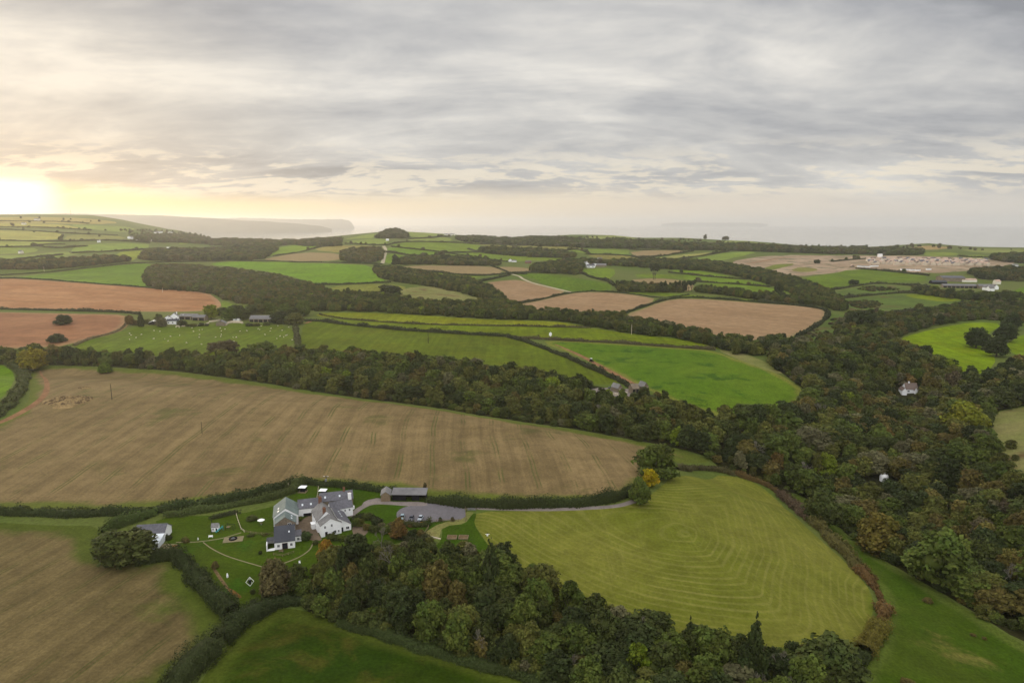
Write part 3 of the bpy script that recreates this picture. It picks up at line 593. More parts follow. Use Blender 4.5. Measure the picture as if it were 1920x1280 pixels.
# (name, label of the mass, label fragment of single trees, outline of the ground it stands on, spacing, size, palette)
WOODS = [
 ('woodland','dark broadleaf wood in a long belt behind the stubble field','in the belt behind the big stubble field',
  [(-200,660),(0,668),(200,672),(300,676),(440,678),(500,672),(620,670),(700,678),(850,692),(900,701),(1050,720),(1110,735),(1165,750),(1230,760),(1275,772),(1345,803),(1360,850),(1335,858),(1273,838),(1173,818),(1073,799),(940,779),(807,757),(640,736),(480,709),(320,689),(160,681),(50,680),(-200,680)], 8.0, WD),
 ('woodland','autumn tinted wood filling the valley on the right','in the valley wood on the right',
  [(1345,800),(1400,792),(1440,790),(1512,764),(1520,738),(1475,703),(1440,678),(1490,655),(1560,648),(1640,648),(1690,655),(1755,682),(1800,712),(1850,718),(1885,695),(1990,685),(1990,750),(1880,762),(1848,785),(1848,832),(1864,875),(1890,918),(1990,925),(2090,1256),(1925,1198),(1800,1124),(1705,1068),(1605,1008),(1555,958),(1500,920),(1440,905),(1372,880)], 9.2, VAL),
 ('woodland','mixed wood in the dip below the farmhouse garden','in the wood below the farmhouse garden',
  [(580,1118),(618,1082),(690,1066),(790,1062),(840,1074),(920,1080),(975,1104),(1040,1138),(1100,1170),(1200,1206),(1330,1240),(1420,1256),(1500,1262),(1580,1272),(1588,1300),(1580,1390),(1110,1390),(1060,1295),(960,1256),(850,1224),(740,1192),(640,1160)], 7.6, GARD),
 ('woodland','round brown green wood between the vivid green field and the red field','', [(276,542),(272,512),(300,500),(400,506),(500,518),(570,534),(620,550),(600,575),(500,576),(430,566),(395,548)], spf, dict(dark=4,olive=6,brown=3,grey=3,moss=3)),
 ('woodland','long dark tree belt along the valley below the tan fields','', [(470,576),(590,560),(640,553),(700,556),(790,573),(880,574),(925,566),(960,575),(1000,590),(1093,594),(1160,595),(1185,606),(1280,624),(1345,640),(1420,648),(1480,640),(1490,650),(1400,672),(1340,650),(1280,636),(1173,624),(1105,612),(1040,600),(923,599),(807,591),(690,584),(590,584)], spf, WD),
 ('woodland','diagonal tree belt in front of the reddish brown far field','', [(700,503),(745,508),(830,521),(880,527),(925,545),(955,572),(930,570),(880,552),(790,534),(728,527),(706,516)], spf, WD),
 ('woodland','roadside wood along the top of the bright left field','', [(-200,500),(-60,500),(0,506),(100,505),(180,498),(245,491),(238,485),(150,488),(0,496),(-60,494)], spf, dict(dark=4,brown=4,olive=4,deep=2)),
 ('woodland','far wood around the white long shed','', [(255,487),(290,489),(400,489),(490,488),(512,474),(520,467),(440,464),(430,470),(330,471),(285,471),(270,480)], spf, FARW),
 ('woodland','dense hazy far wood down to the bay on the left','', [(260,446),(320,441),(400,451),(500,454),(600,453),(640,450),(640,454),(560,458),(500,463),(400,459),(330,455),(250,452)], spf, dict(grey=4,olive=4,moss=3,brown=3)),
 ('woodland','dark wood on the near side of the bay right of the far woods','', [(555,459),(600,457),(640,459),(640,462),(560,462)], spf, FARW),
 ('woodland','square wood left of the pale farm lane','', [(640,492),(716,493),(718,472),(700,467),(640,474)], spf, dict(brown=4,olive=5,grey=3,dark=2)),
 ('woodland','straight dark belt above the reddish brown field','', [(738,497),(800,496),(930,499),(938,495),(890,487),(840,485),(740,490)], spf, WD),
 ('woodland','long far wood in the middle of the green fields','', [(895,474),(960,480),(1060,485),(1085,482),(1060,474),(970,469),(905,469)], spf, FARW),
 ('woodland','wooded knoll on the skyline','', [(700,448),(770,448),(760,440),(752,434),(728,434),(716,440)], spf, dict(grey=4,dark=3,olive=3)),
 ('woodland','dark coastal wood along the far centre','', [(850,449),(880,455),(960,458),(1060,464),(1180,467),(1260,465),(1280,459),(1200,456),(1100,454),(1020,448),(960,450),(880,446)], spf, dict(grey=3,dark=4,moss=3,olive=3)),
 ('woodland','dark clump beside the white far farm','', [(992,511),(1060,514),(1085,516),(1090,506),(1100,497),(1140,492),(1090,490),(1040,494),(1000,501)], spf, WD),
 ('woodland','village trees in the far right centre','', [(1130,498),(1180,500),(1260,506),(1330,508),(1400,520),(1420,510),(1330,494),(1270,491),(1200,490),(1130,494)], spf, WD),
 ('woodland','belt running diagonally down between the strip fields and the building site','', [(1330,495),(1400,507),(1450,516),(1500,528),(1550,549),(1572,562),(1590,585),(1560,582),(1520,568),(1480,548),(1440,533),(1380,518),(1310,504)], spf, WD),
 ('woodland','hedgerow trees in front of the village pines','', [(1150,546),(1170,548),(1250,549),(1290,548),(1280,543),(1220,541),(1160,533)], spf, WD),
 ('woodland','ragged tree line along the top of the largest tan field','', [(1295,548),(1340,551),(1420,563),(1540,574),(1560,572),(1480,562),(1410,556),(1320,543)], spf, WD),
 ('woodland','dark far tree band above the building site','', [(1240,469),(1400,471),(1480,474),(1600,477),(1725,479),(1730,474),(1640,469),(1500,468),(1400,463),(1300,461),(1240,464)], spf, FARW),
 ('woodland','dark wood at the right edge behind the new houses','', [(1855,489),(1990,500),(1990,482),(1900,481),(1865,481)], spf, FARW),
 ('woodland','long dark copse right of the big farm','', [(1815,517),(1850,526),(1990,530),(1990,514),(1900,507),(1825,509)], spf, dict(brown=4,dark=3,olive=3,deep=3)),
 ('woodland','hedgerow trees below the big farm on the right','', [(1700,548),(1790,562),(1870,564),(1905,567),(1990,568),(1990,560),(1880,557),(1800,555),(1740,545)], spf, WD),
 ('woodland','wood climbing to the right edge behind the lime green field','', [(1570,615),(1600,590),(1640,595),(1690,600),(1740,590),(1820,573),(1990,572),(1990,606),(1890,602),(1827,598),(1747,612),(1685,630),(1640,645),(1570,645)], spf, VAL),
]
taken = [flatp([(1710,738)])[0]]
cand = []; mass = {}
CLEAR = [(P(1706,737), 12), (P(1703,749), 11), (P(1657,903), 8), (P(1656,912), 11), (P(1655,922), 10), (P(1654,931), 7), (P(1175,735), 15), (P(1212,733), 12), (P(1140,733), 18), (P(1128,744), 15), (P(1150,748), 11), (P(1180,748), 9), (P(1205,744), 8), (P(1110,590), 8), (P(1146,594), 12)]
for wi, (nm, lab, frag, poly, sp, pal) in enumerate(WOODS):
    X = fill(poly, sp); ks = list(pal); pw = np.array([pal[k] for k in ks], float); pw /= pw.sum()
    for c, rr in CLEAR: X = X[np.hypot(X[:,0]-c[0], X[:,1]-c[1]) > rr]
    ks_i = rng.choice(len(ks), len(X), p=pw); rd = np.hypot(X[:,0], X[:,1]); Z = terrain(X[:,0], X[:,1])
    for i in range(len(X)):
        s = sp(rd[i]) if callable(sp) else sp
        rx = s*rng.uniform(.46, .94); h = rng.uniform(8.5, 14.5) if frag else rng.uniform(7.5, 12.5)
        if frag and rng.random() < .09: rx *= 1.35; h *= 1.1
        h = max(h, rx*1.25); h = min(h, rx*2.7)
        cand.append((wi, X[i,0], X[i,1], Z[i], rx, h, ks[ks_i[i]], rx/max(rd[i], 1)))
def infr(c):
    x, y, z = c[1], c[2], c[3]+c[5]*.6; dz = z-H; dep = y*math.cos(TH)-dz*math.sin(TH); up = y*math.sin(TH)+dz*math.cos(TH)
    return dep > 1 and abs(x/dep)*F < 985 and -660 < up/dep*F
near = [c for c in cand if WOODS[c[0]][2] and infr(c)]; near.sort(key=lambda c: -c[7]); NSINGLE = 262
singles = near[:NSINGLE]; sset = set(id(c) for c in singles)
ADJ = dict(dark='dark green broadleaf tree', deep='very dark green broadleaf tree', olive='olive green broadleaf tree', moss='moss green broadleaf tree', brown='browning broadleaf tree', grey='grey brown thinning tree',
           lime='light green tree', rust='rusty orange tree', russet='russet brown tree', yellow='bright yellow tree', plum='dull purplish brown tree', conifer='dark pointed conifer', bare='bare grey leafless tree')
for c in singles:
    wi, x, y, z, rx, h, k, _ = c; frag = WOODS[wi][2]; u = rng.random(); kind = 'round' if u < .62 else 'tall' if u < .9 else 'bush'; nm = k
    if k == 'grey' and rng.random() < .7: kind = 'bare'; nm = 'bare'
    elif k == 'deep' and wi == 2 and rng.random() < .25: kind = 'conifer'; nm = 'conifer'; h = rx*3.2; rx *= .8
    pr = PROTO[kind][rng.integers(len(PROTO[kind]))]; col = np.array(PAL[k])*rng.uniform(.8, 1.22); col[3] = 1
    place_tree(pr, (x, y, z-.2), rx, h, rng.uniform(0, 6.28), tuple(col), '%s %s' % (ADJ[nm], frag), '%s standing %s' % (ADJ[nm].replace('tree', 'trees').replace('conifer', 'conifers'), frag))
for wi, w in enumerate(WOODS):
    cs = [c for c in cand if c[0] == wi and id(c) not in sset]
    if not cs: continue
    A = np.array([c[1:6] for c in cs]); n = len(cs); t = np.array([PAL[c[6]] for c in cs])*rng.uniform(.78, 1.25, (n, 1)); t[:,3] = 1
    scatter(w[0], w[1], 'wood', np.column_stack([A[:,0], A[:,1], A[:,2]-.4]), rng.integers(0, 8, n), rng.uniform(0, 6.28, n), np.column_stack([A[:,3], A[:,3], A[:,4]/2]), t)
for k, f in enumerate([f for f in FIELDS if f['name'] == 'woodland_floor']):
    w = f['w']; sp_ = (5.0, 3.7)[k]; xs = np.arange(w[:,0].min(), w[:,0].max(), sp_); ys = np.arange(w[:,1].min(), w[:,1].max(), sp_); X = np.stack(np.meshgrid(xs, ys), -1).reshape(-1, 2)+rng.uniform(-sp_*.45, sp_*.45, (len(xs)*len(ys), 2))
    X = X[inpoly(X[:,0], X[:,1], w)]
    for c, rr in CLEAR: X = X[np.hypot(X[:,0]-c[0], X[:,1]-c[1]) > rr*.9]
    n = len(X); rd = rng.uniform(1.6, 3.7, n); ks = rng.choice(['dark','deep','olive','moss','brown','grey'], n, p=[.28,.2,.24,.16,.08,.04]); t = np.array([PAL[q] for q in ks])*rng.uniform(.75, 1.15, (n, 1)); t[:,3] = 1
    scatter('undergrowth', 'dense shrubby undergrowth filling the gaps '+('in the long belt and the valley wood','in the wood below the garden')[k], 'undergrowth', np.column_stack([X, terrain(X[:,0], X[:,1])-.3]), rng.integers(0, 8, n), rng.uniform(0, 6.28, n), np.column_stack([rd, rd, rd*rng.uniform(.5, 1.1, n)]), t)
print('TREES', len(cand), 'near', len(near))
def spec(px, py, wpx, hpx, kind, col, label, group=None, k=1.0, i=None):
    p = P(px, py); s = ppm(p); rx = wpx/s/2; v = math.cos(math.atan2(H-p[2], math.hypot(p[0], p[1])))
    c = np.array(PAL[col])*k if isinstance(col, str) else np.array(alb(*col)); c[3] = 1; pr = PROTO[kind]
    return place_tree(pr[(int(px) if i is None else i) % len(pr)], (p[0], p[1], p[2]-.1), rx, max(1.0, (hpx/s - rx*.35*(1-v))/max(v, .3)), px*.7, tuple(c), label, group)
spec(1232,893,80,64,'bush','moss','large round dark oak at the right end of the stubble field', i=1)
spec(1218,912,34,32,'round','yellow','small yellow autumn tree in front of the large round oak')
spec(1200,945,42,48,'round','moss','mid green round tree beside the lane below the yellow tree')
spec(1190,935,26,26,'bush','moss','small green bush tree leaning on the lane corner left of the round tree')
spec(236,1049,108,68,'bush','dark','broad dark dome of evergreen tree hiding the bungalow')
spec(515,1116,66,62,'round',(86,78,48),'brown tinged round tree at the corner of the lawn')
spec(556,1102,50,46,'bush','dark','dark bushy tree right of the brown tinged tree')
spec(118,608,34,20,'bush','deep','lone oak standing in the darker red field',i=1)
spec(108,641,34,18,'bush','deep','dark bush on the lower edge of the red field')
spec(727,556,54,24,'bush','deep','dark round thicket on the grass beside the rough pasture')
spec(797,925,12,20,'tall',(84,76,44),'thin brownish tree beside the black open barn')
spec(612,1062,42,52,'tall',(138,108,34),'orange tinted tree at the front of the farmhouse trees')
spec(668,1082,84,78,'tall','deep','tall dark tree directly below the white farmhouse',k=.9)
spec(716,1046,44,66,'bare','grey','pale leafless tree right of the farmhouse gable')
spec(748,1008,36,32,'round','russet','russet bare-looking tree at the car park corner')
spec(947,1058,46,42,'bush','deep','dark rounded bush tree at the corner of the mown field')
spec(915,1080,60,44,'bush','deep','broad dark tree left of the mown field corner')
spec(1810,815,84,60,'round',(108,110,32),'large yellow green tree crown in the valley wood')
spec(1645,1035,92,66,'round',(92,82,34),'large orange brown oak at the edge of the valley wood')
spec(1760,1092,120,92,'round','moss','very large green oak at the edge of the sloping meadow')
spec(1540,985,72,66,'round','dark','dark round oak above the sloping meadow strip')
spec(1545,1292,150,88,'round','dark','large dark oak crown at the bottom edge right of the mown field')
spec(1205,1222,46,72,'bare','grey','leafless tree against the lower edge of the mown field')
spec(1330,1262,60,66,'bare','grey','leafless grey tree left of the bottom edge oak')
spec(1460,1282,56,70,'bare','grey','bare tree close against the large bottom edge oak')
spec(1290,1248,50,88,'conifer','deep','tall dark conifer below the mown field')
spec(1390,1290,56,82,'tall','deep','ragged dark tree below the mown field right of the conifer')
spec(1195,1290,70,78,'tall','lime','pale lime green tree at the bottom edge')
spec(1742,725,22,20,'bush','yellow','small yellow tree beside the white valley cottage')
spec(1418,664,30,22,'bush',(116,118,46),'pale yellow green tree at the end of the valley tree belt')
spec(1460,665,50,34,'bush','deep','dark broad tree right of the pale yellow green tree')
spec(64,694,52,42,'round',(122,112,28),'yellow leaved tree in the belt at the left edge')
spec(198,699,26,22,'bush',(84,104,30),'small fresh green tree in front of the dark belt')
spec(420,664,56,30,'bush',(78,70,44),'low brown thicket jutting into the sheep pasture',i=0)
spec(492,668,50,32,'bush','moss','light green tree jutting above the belt below the sheep pasture')
spec(1612,620,56,46,'bush','deep','tall dark clump in the valley meadow below the scrubby field')
for x, y, w_ in ((1830,652,44),(1868,668,44),(1885,640,40),(1895,618,36)): spec(x, y, w_, w_*.85, 'round', 'deep', 'dark rounded tree lining the right side of the lime green field', 'dark rounded trees lining the right side of the lime green field')
for x, y in ((1243,548),(1270,547),(1281,547),(1291,547),(1297,546)): spec(x, y, 14, 19, 'pine', 'deep', 'flat topped pine in a row beside the small tan field', 'flat topped pines beside the small tan field')
for x, y in ((1225,524),(1228,524)): spec(x, y, 17, 26, 'pine', 'deep', 'tall flat topped pine between the far green fields', 'tall pines between the far green fields')
for x, y, w_ in ((793,483,12),(828,479,14)): spec(x, y, w_, 9, 'round', 'grey', 'lone round tree on the far hedge in the centre', 'lone round trees on the far hedge')
spec(742,499,18,20,'round','deep','dark round tree at the left end of the reddish brown field')
spec(1460,551,18,22,'round','deep','dark tree standing at the end of the strip fields')
spec(1532,494,12,9,'bush','deep','lone dark tree on the building site earth')
spec(1600,533,18,11,'bush','deep','lone bush on the hedge below the broad right field')
spec(1322,449,8,9,'round','grey','taller of the round trees on the right skyline')
spec(1360,450,14,9,'bush','grey','spreading skyline tree on the right')
spec(244,610,16,20,'round','russet','thin brown tree at the left end of the white farm')
spec(265,612,17,32,'conifer','deep','dark narrow conifer left of the white farm')
spec(303,612,22,20,'bush','grey','dull bushy tree in front of the white farm house')
spec(342,611,20,14,'bush','deep','small dark bush tree between the farm buildings')
spec(396,598,30,26,'round',(110,118,22),'yellow green sycamore behind the farm barns')
spec(432,600,34,24,'round',(80,96,34),'mid green round tree right of the yellow green sycamore')
spec(456,600,26,20,'round','dark','darker round tree behind the long farm barn')
spec(508,592,26,24,'round','moss','green tree right of the long farm barn')
spec(525,606,36,24,'bush','deep','dark clump at the right end of the farm')
spec(552,608,34,26,'bush','olive','olive clump beside the farm drive')
spec(570,592,30,28,'round','moss','pale green tree behind the farm drive')

for x, y, w_, h_, c_ in ((276,607,14,11,'olive'),(254,609,16,12,'brown'),(297,599,16,12,'moss'),(352,612,10,6,'dark'),(362,612,14,7,'olive'),(377,611,12,7,'deep'),(388,611,8,6,'deep'),(468,611,16,7,'deep'),(480,611,16,7,'olive'),(500,610,14,8,'moss')):
    spec(x, y, w_, h_, 'bush', c_, 'garden bush along the front of the red field farm', 'garden bushes along the front of the red field farm', i=int(x))
for x, y, w_, h_, c_ in ((446,588,26,16,'dark'),(470,590,30,18,'dark'),(492,588,28,18,'olive'),(535,592,30,22,'moss'),(548,596,26,18,'dark'),(416,593,22,16,'dark')):
    spec(x, y, w_, h_, 'round', c_, 'broadleaf tree in the screen behind the red field farm', 'trees screening the red field farm', i=int(x))
# ------------------------------------------------------------------ hedges: each one a thing along its own line
def hedge(px, h, w, col, label, kind='hedge', leaf=None, k=1.0, ragged=.42, closed=False, cat='hedge', smooth=2, hues=1.0):
    W_ = np.array(densify(unproj(chaikin(px, closed, smooth)), closed, .003, 1.2)); n = len(W_)
    rm = np.hypot(W_[:,0], W_[:,1]).mean(); s = leaf or min(1.6, max(.32, rm*.0017))
    t = np.gradient(W_, axis=0); L = np.linalg.norm(t, axis=1); t /= L[:,None]+1e-9; nr = np.stack([-t[:,1], t[:,0]], 1)
    def nz(m, a): return 1+a*np.interp(np.arange(n), np.arange(0, n+m, m), rng.normal(0, 1, len(np.arange(0, n+m, m)))).clip(-2, 2)
    wv = w*nz(4, ragged*.6); hv = h*nz(3, ragged*.6)*nz(11, ragged*.5); z = terrain(W_[:,0], W_[:,1])
    length = L.sum(); m = int(length*(2*h+w)*1.25/(s*s*.62)); m = min(max(m, 60), 26000)
    i = rng.integers(0, n, m); a = rng.uniform(-.15, math.pi+.15, m); ex = .62
    cx = np.sign(np.cos(a))*np.abs(np.cos(a))**ex; sz = np.sign(np.sin(a))*np.abs(np.sin(a))**ex
    q = rng.uniform(.84, 1.1, m)*(1+.22*np.sin(i*1.9*L.mean()+3*np.sin(a*2.3+i*.37))*rng.uniform(.4, 1, m)); off = cx*wv[i]/2*q; jt = rng.uniform(-.8, .8, m)*np.maximum(L[i], s)
    C = np.column_stack([W_[i]+nr[i]*off[:,None]+t[i]*jt[:,None], z[i]+np.maximum(.1, sz*hv[i]*q)])
    Nn = np.column_stack([nr[i]*cx[:,None], sz])+rng.normal(0, .4, (m, 3))
    patch = np.interp(i, np.arange(0, n+9, 9), rng.normal(0, .5, len(np.arange(0, n+9, 9))))
    prof = [(-.36, -.3), (-.38, .5), (-.2, .76), (.2, .76), (.38, .5), (.36, -.3)]
    cv = np.concatenate([np.column_stack([W_+nr*(u*wv)[:,None], z+v*hv]) for u, v in prof]); K = len(prof)
    cq = np.array([(b*n+j, b*n+j+1, (b+1)*n+j+1, (b+1)*n+j) for b in range(K-1) for j in range(n-1)])
    me = leaf_mesh(kind, C, Nn, s*rng.uniform(.6, 1.3, m), rng, rng.normal(0, .4, m)+patch*.5, hues*(rng.normal(0, .6, m)+patch), LEAF, [(cv, cq)])
    o = link(bpy.data.objects.new(kind, me)); c = np.array(PAL[col] if isinstance(col, str) else alb(*col))*k; c[3] = 1; o.color = tuple(c)
    return tag(o, label, cat)
HG = (56,66,34); FH = (58,64,38); RH = (82,78,48)
# near
hedge([(-60,962),(60,964),(150,966),(260,963),(330,955),(420,940),(500,926),(548,908)], 3.0, 4.4, HG, 'long clipped dark hedge along the lower edge of the big stubble field')
hedge([(312,968),(350,962),(430,950),(500,938),(545,925),(562,907)], 2.8, 4.5, (74,84,42), 'second clipped hedge running just inside the long hedge above the lawn')
hedge([(566,905),(610,910),(660,914),(720,921),(740,922)], 2.3, 3.5, HG, 'dark hedge behind the two white topped garden shelters')
hedge([(803,940),(850,946),(940,951),(1040,949),(1120,945),(1160,935),(1183,924)], 3.6, 4.2, (58,66,34), 'clipped dark hedge along the lane from the black barn to the round tree')
hedge([(195,1000),(225,985),(260,974),(288,964)], 3.4, 4.5, (70,84,38), 'rounded hedge joining the long hedge to the dark dome tree')
hedge([(262,1052),(300,1046),(335,1048),(362,1078),(385,1108),(412,1135),(436,1160)], 3.8, 6.2, HG, 'thick curving hedge between the lower left stubble field and the lawn')
hedge([(436,1172),(470,1160),(505,1135),(540,1128),(580,1125)], 4.0, 5.5, (56,66,36), 'dark hedge along the top of the bottom meadow')
hedge([(412,1208),(432,1190),(448,1170)], 3.6, 6, HG, 'round bushy clump where the curving hedge meets the bottom meadow')
hedge([(318,1300),(350,1262),(375,1238),(402,1220)], 4.0, 6.5, (60,68,36), 'bushy hedge stub at the bottom edge left of the bottom meadow')
hedge([(398,973),(430,965),(445,962)], 1.4, 1.6, (60,66,38), 'low dark hedge behind the playhouse', ragged=.15)
hedge([(-10,785),(18,760),(40,730),(47,705),(36,690),(0,674),(-60,668)], 3.4, 7, (78,84,44), 'broad leafy hedge curving round the small bright left field')
hedge([(1270,880),(1310,880),(1345,880),(1375,890)], 2.4, 4, RH, 'brownish hedge between the big round oak and the valley wood')
hedge([(1378,888),(1405,898),(1440,912),(1470,930)], 1.5, 3.0, (98,80,46), 'rusty bracken bank at the top right of the mown field', hues=.5, ragged=.6)
hedge([(1465,928),(1490,952),(1520,980)], 3.2, 6, (92,76,58), 'dull purplish scrub along the upper right side of the mown field', ragged=.4)
hedge([(1528,985),(1560,1015),(1590,1045),(1612,1070)], 3.4, 6, (92,86,46), 'mixed green and brown scrub hedge on the right of the mown field', ragged=.4)
hedge([(1612,1072),(1632,1092),(1650,1120),(1658,1145),(1650,1175)], 1.9, 4.0, (104,80,46), 'rust red bracken hedge at the right tip of the mown field', hues=.9, ragged=.7)
hedge([(1650,1175),(1638,1200),(1618,1228)], 2.8, 5.5, (98,90,36), 'green hedge flecked with yellow at the lower right of the mown field')
hedge([(1618,1228),(1600,1250),(1585,1275)], 3.2, 5, (58,66,34), 'dark hedge linking the bottom oak to the bracken hedge')
hedge([(640,1170),(740,1200),(850,1233),(960,1264),(1060,1300)], 2.0, 5, (62,72,36), 'low bramble fringe between the bottom meadow and the wood', ragged=.5)
hedge([(800,1012),(780,1018),(760,1012),(740,1006)], 1.8, 3, (64,66,40), 'overgrown hedge below the small lawn of the car park', ragged=.5)
hedge([(745,984),(775,986),(800,986),(806,982)], 1.6, 2.2, (70,74,40), 'low shrub border along the bottom of the car park', ragged=.5)
hedge([(663,975),(680,968),(700,972),(712,980)], 1.8, 3, (58,62,38), 'dark shrubbery beside the drive at the right of the farmhouse', ragged=.5)
hedge([(830,1040),(880,1046),(905,1046)], 1.8, 6, (92,80,42), 'brown bramble thicket under the small bright lawn', ragged=.4)
# middle
hedge([(600,590),(640,598),(773,608),(913,611),(1040,613),(1105,615)], 1.6, 2.4, RH, 'thin brownish hedge between the two long green strips in the centre')
hedge([(572,602),(600,602),(640,608),(750,619),(860,626),(953,631)], 3.0, 4.2, FH, 'dark hedge above the broad olive field in the centre')
hedge([(953,632),(1060,639),(1140,642),(1280,652),(1338,656)], 2.6, 4, (86,80,54), 'brownish double hedge along the top of the lush crop field')
hedge([(955,633),(990,642),(1060,669),(1120,696),(1165,716),(1192,732)], 3.0, 4.2, FH, 'dark hedge running down beside the red clay track')
hedge([(-60,576),(0,580),(100,582),(233,586),(260,590)], 2.4, 4, FH, 'dark hedge between the two red fields')
hedge([(240,604),(222,622),(165,636),(140,648)], 1.6, 2.6, (116,104,74), 'pale thin hedge between the darker red field and the sheep pasture')
hedge([(554,612),(556,630),(560,652)], 2.6, 5, (80,82,50), 'olive hedge at the right end of the sheep pasture')
hedge([(-60,524),(33,521),(167,531),(293,541),(310,544)], 1.8, 3, FH, 'thin hedge along the top of the red field')
hedge([(-60,518),(0,517),(100,510),(170,502),(240,494),(330,491),(500,490)], 2.4, 4, FH, 'roadside hedge running under the woods on the left')
hedge([(500,489),(640,493),(716,496)], 2.4, 4.5, FH, 'dark hedge behind the vivid green field')
hedge([(590,534),(640,534),(730,530)], 2.6, 4, FH, 'dark hedge at the foot of the vivid green field')
hedge([(955,572),(1000,565),(1068,549),(1110,546)], 2.6, 4.5, FH, 'dark hedge between the left tan field and the middle tan field')
hedge([(1110,546),(1180,550),(1240,560),(1290,553)], 1.8, 3.2, FH, 'hedge along the top of the middle tan field')
hedge([(1157,592),(1200,577),(1245,562.5),(1290,557),(1347,560.5),(1423,567)], 2.6, 4.5, FH, 'dark hedge round the top of the largest tan field')
hedge([(1423,567),(1500,573),(1557,582),(1545,604),(1495,632)], 3.0, 5, FH, 'hedge bending round the right end of the largest tan field')
hedge([(745,501),(800,509),(850,514),(897,518),(950,513),(985,514)], 3.0, 5, FH, 'ragged hedge under the reddish brown far field')
hedge([(900,528),(930,522),(955,516)], 3.4, 6, FH, 'short dark hedge left of the curving pale lane', ragged=.4)
hedge([(921,499),(945,507),(957,513)], 2.0, 4, FH, 'thin diagonal hedge between the reddish brown fields')
hedge([(960,512.5),(1000,511),(1030,512)], 2.4, 5, FH, 'dark hedge above the deep green field')
hedge([(1090,512),(1110,521),(1140,527),(1152,536)], 3.2, 6, FH, 'bushy hedge between the deep green field and the white farm field', ragged=.5)
# far
far = [([(648,457),(690,459),(722,460)], 'far hedge left of the pale lane top'), ([(726,460),(760,453),(830,454),(910,459),(1000,460)], 'long far hedge running along the wide far centre field'),
 ([(735,463),(780,468),(840,474),(900,473)], 'middle hedge across the far centre fields'), ([(726,473),(770,479),(800,482),(838,474)], 'lower hedge across the far centre fields'),
 ([(840,475),(880,481),(950,491)], 'far hedge above the cottage in the centre'), ([(878,467),(895,472)], 'short far hedge linking the long far wood'),
 ([(765,448),(800,447),(845,443)], 'hazy hedge right of the wooded knoll'), ([(1100,477),(1180,479),(1218,489)], 'far hedge under the fresh far green field'),
 ([(1060,470),(1085,467),(1105,476)], 'short oblique far hedge left of the fresh far green field'), ([(1185,482),(1230,482),(1300,471)], 'oblique hedge under the pinkish far field'),
 ([(1255,488),(1320,479),(1365,472)], 'oblique hedge between the pale strip and the green wedge'), ([(1180,468),(1300,468),(1420,471)], 'long thin hedge above the pinkish far field'),
 ([(1255,511),(1330,519),(1395,524)], 'hedge between the upper strip fields by the village'), ([(1300,528),(1380,533),(1443,538)], 'hedge between the lower strip fields by the village'),
 ([(1462,553),(1500,559),(1540,567)], 'hedge under the diagonal tree belt'), ([(1495,524),(1545,546)], 'hedge edge left of the broad right field'),
 ([(1545,546),(1600,537),(1640,531),(1700,534),(1740,541)], 'bushy hedge between the broad right field and the scrubby field'), ([(1568,560),(1640,553),(1705,548),(1760,554)], 'dark hedge along the top of the large scrubby field'),
 ([(1608,504),(1670,509),(1740,517)], 'dark hedge along the bottom of the building site'), ([(1648,592),(1700,583),(1760,580)], 'hedge beside the narrow green field on the right'),
 ([(1560,491),(1600,487),(1640,484)], 'dark hedge through the building site earth'), ([(1800,481),(1850,483)], 'hedge behind the new houses'),
 ([(-60,430),(0,430),(40,431.5),(133,438),(217,441.5)], 'hedge slanting across the middle of the left hill'), ([(-60,425),(0,425),(100,427.5),(170,432)], 'hedge across the upper left hill'),
 ([(-60,451),(0,451),(113,453.5),(200,450),(280,456)], 'long hedge along the foot of the left hill'), ([(-60,463.5),(0,463.5),(63,462.5),(83,458),(117,458)], 'hedge on the lower left hill'),
 ([(-60,415),(0,414.5),(100,415),(165,419)], 'hedge just under the left hill crest'), ([(60,460),(100,466),(160,462)], 'bushy hedge in the fields at the lower left hill'),
 ([(135,475),(215,471),(280,467)], 'hedge under the fresh field below the village'), ([(515,480),(565,473),(607,461)], 'oblique hedge below the bright far triangle'), ([(20,419),(25,424)], 'short hedge joining the upper left hill hedges'),
 ([(118,441),(112,450)], 'short hedge across the pale left hill field'), ([(0,491),(60,484),(115,478)], 'bushy line of shrubs above the roadside wood')]
for px, lb in far: hedge(px, 3.2, 6, (70,72,46), lb, ragged=.45)
# hedgerow trees scattered over the far country, read as one mass
X = []
for px, lb in far:
    w = np.array(densify(unproj(chaikin(px, False, 1)), False, .004, 9)); X.append(w[rng.random(len(w)) < .12])
X += [fill([(240,446),(330,449),(420,446),(380,441),(300,432),(220,428)], 42, .5), fill([(-100,421),(160,421),(250,438),(240,452),(-100,462)], 230, .5), fill([(640,455),(900,446),(1250,452),(1500,470),(1900,470),(1900,466),(1480,461),(1260,449),(900,447)], 60, .5), fill([(1130,445),(1230,450),(1240,460),(1140,460)], 40, .5), fill([(-100,408),(160,409),(220,420),(-100,418)], 150, .5)]
X = np.concatenate(X); n = len(X); rd = rng.uniform(3.0, 6.5, n); t = np.array([PAL[k] for k in rng.choice(['dark','olive','moss','brown','grey'], n)]); t[:,3] = 1
scatter('hedgerow_trees', 'scattered hedgerow trees over the far hillsides and fields', 'trees', np.column_stack([X, terrain(X[:,0], X[:,1])-.4]), rng.integers(0, 8, n), rng.uniform(0, 6.28, n), np.column_stack([rd, rd, rd*rng.uniform(.7, 1.0, n)]), t)
def shrub(px, py, w, h, col, label, group=None):
    return spec(px, py, w, h, 'bush', col, label, group, i=int(px))
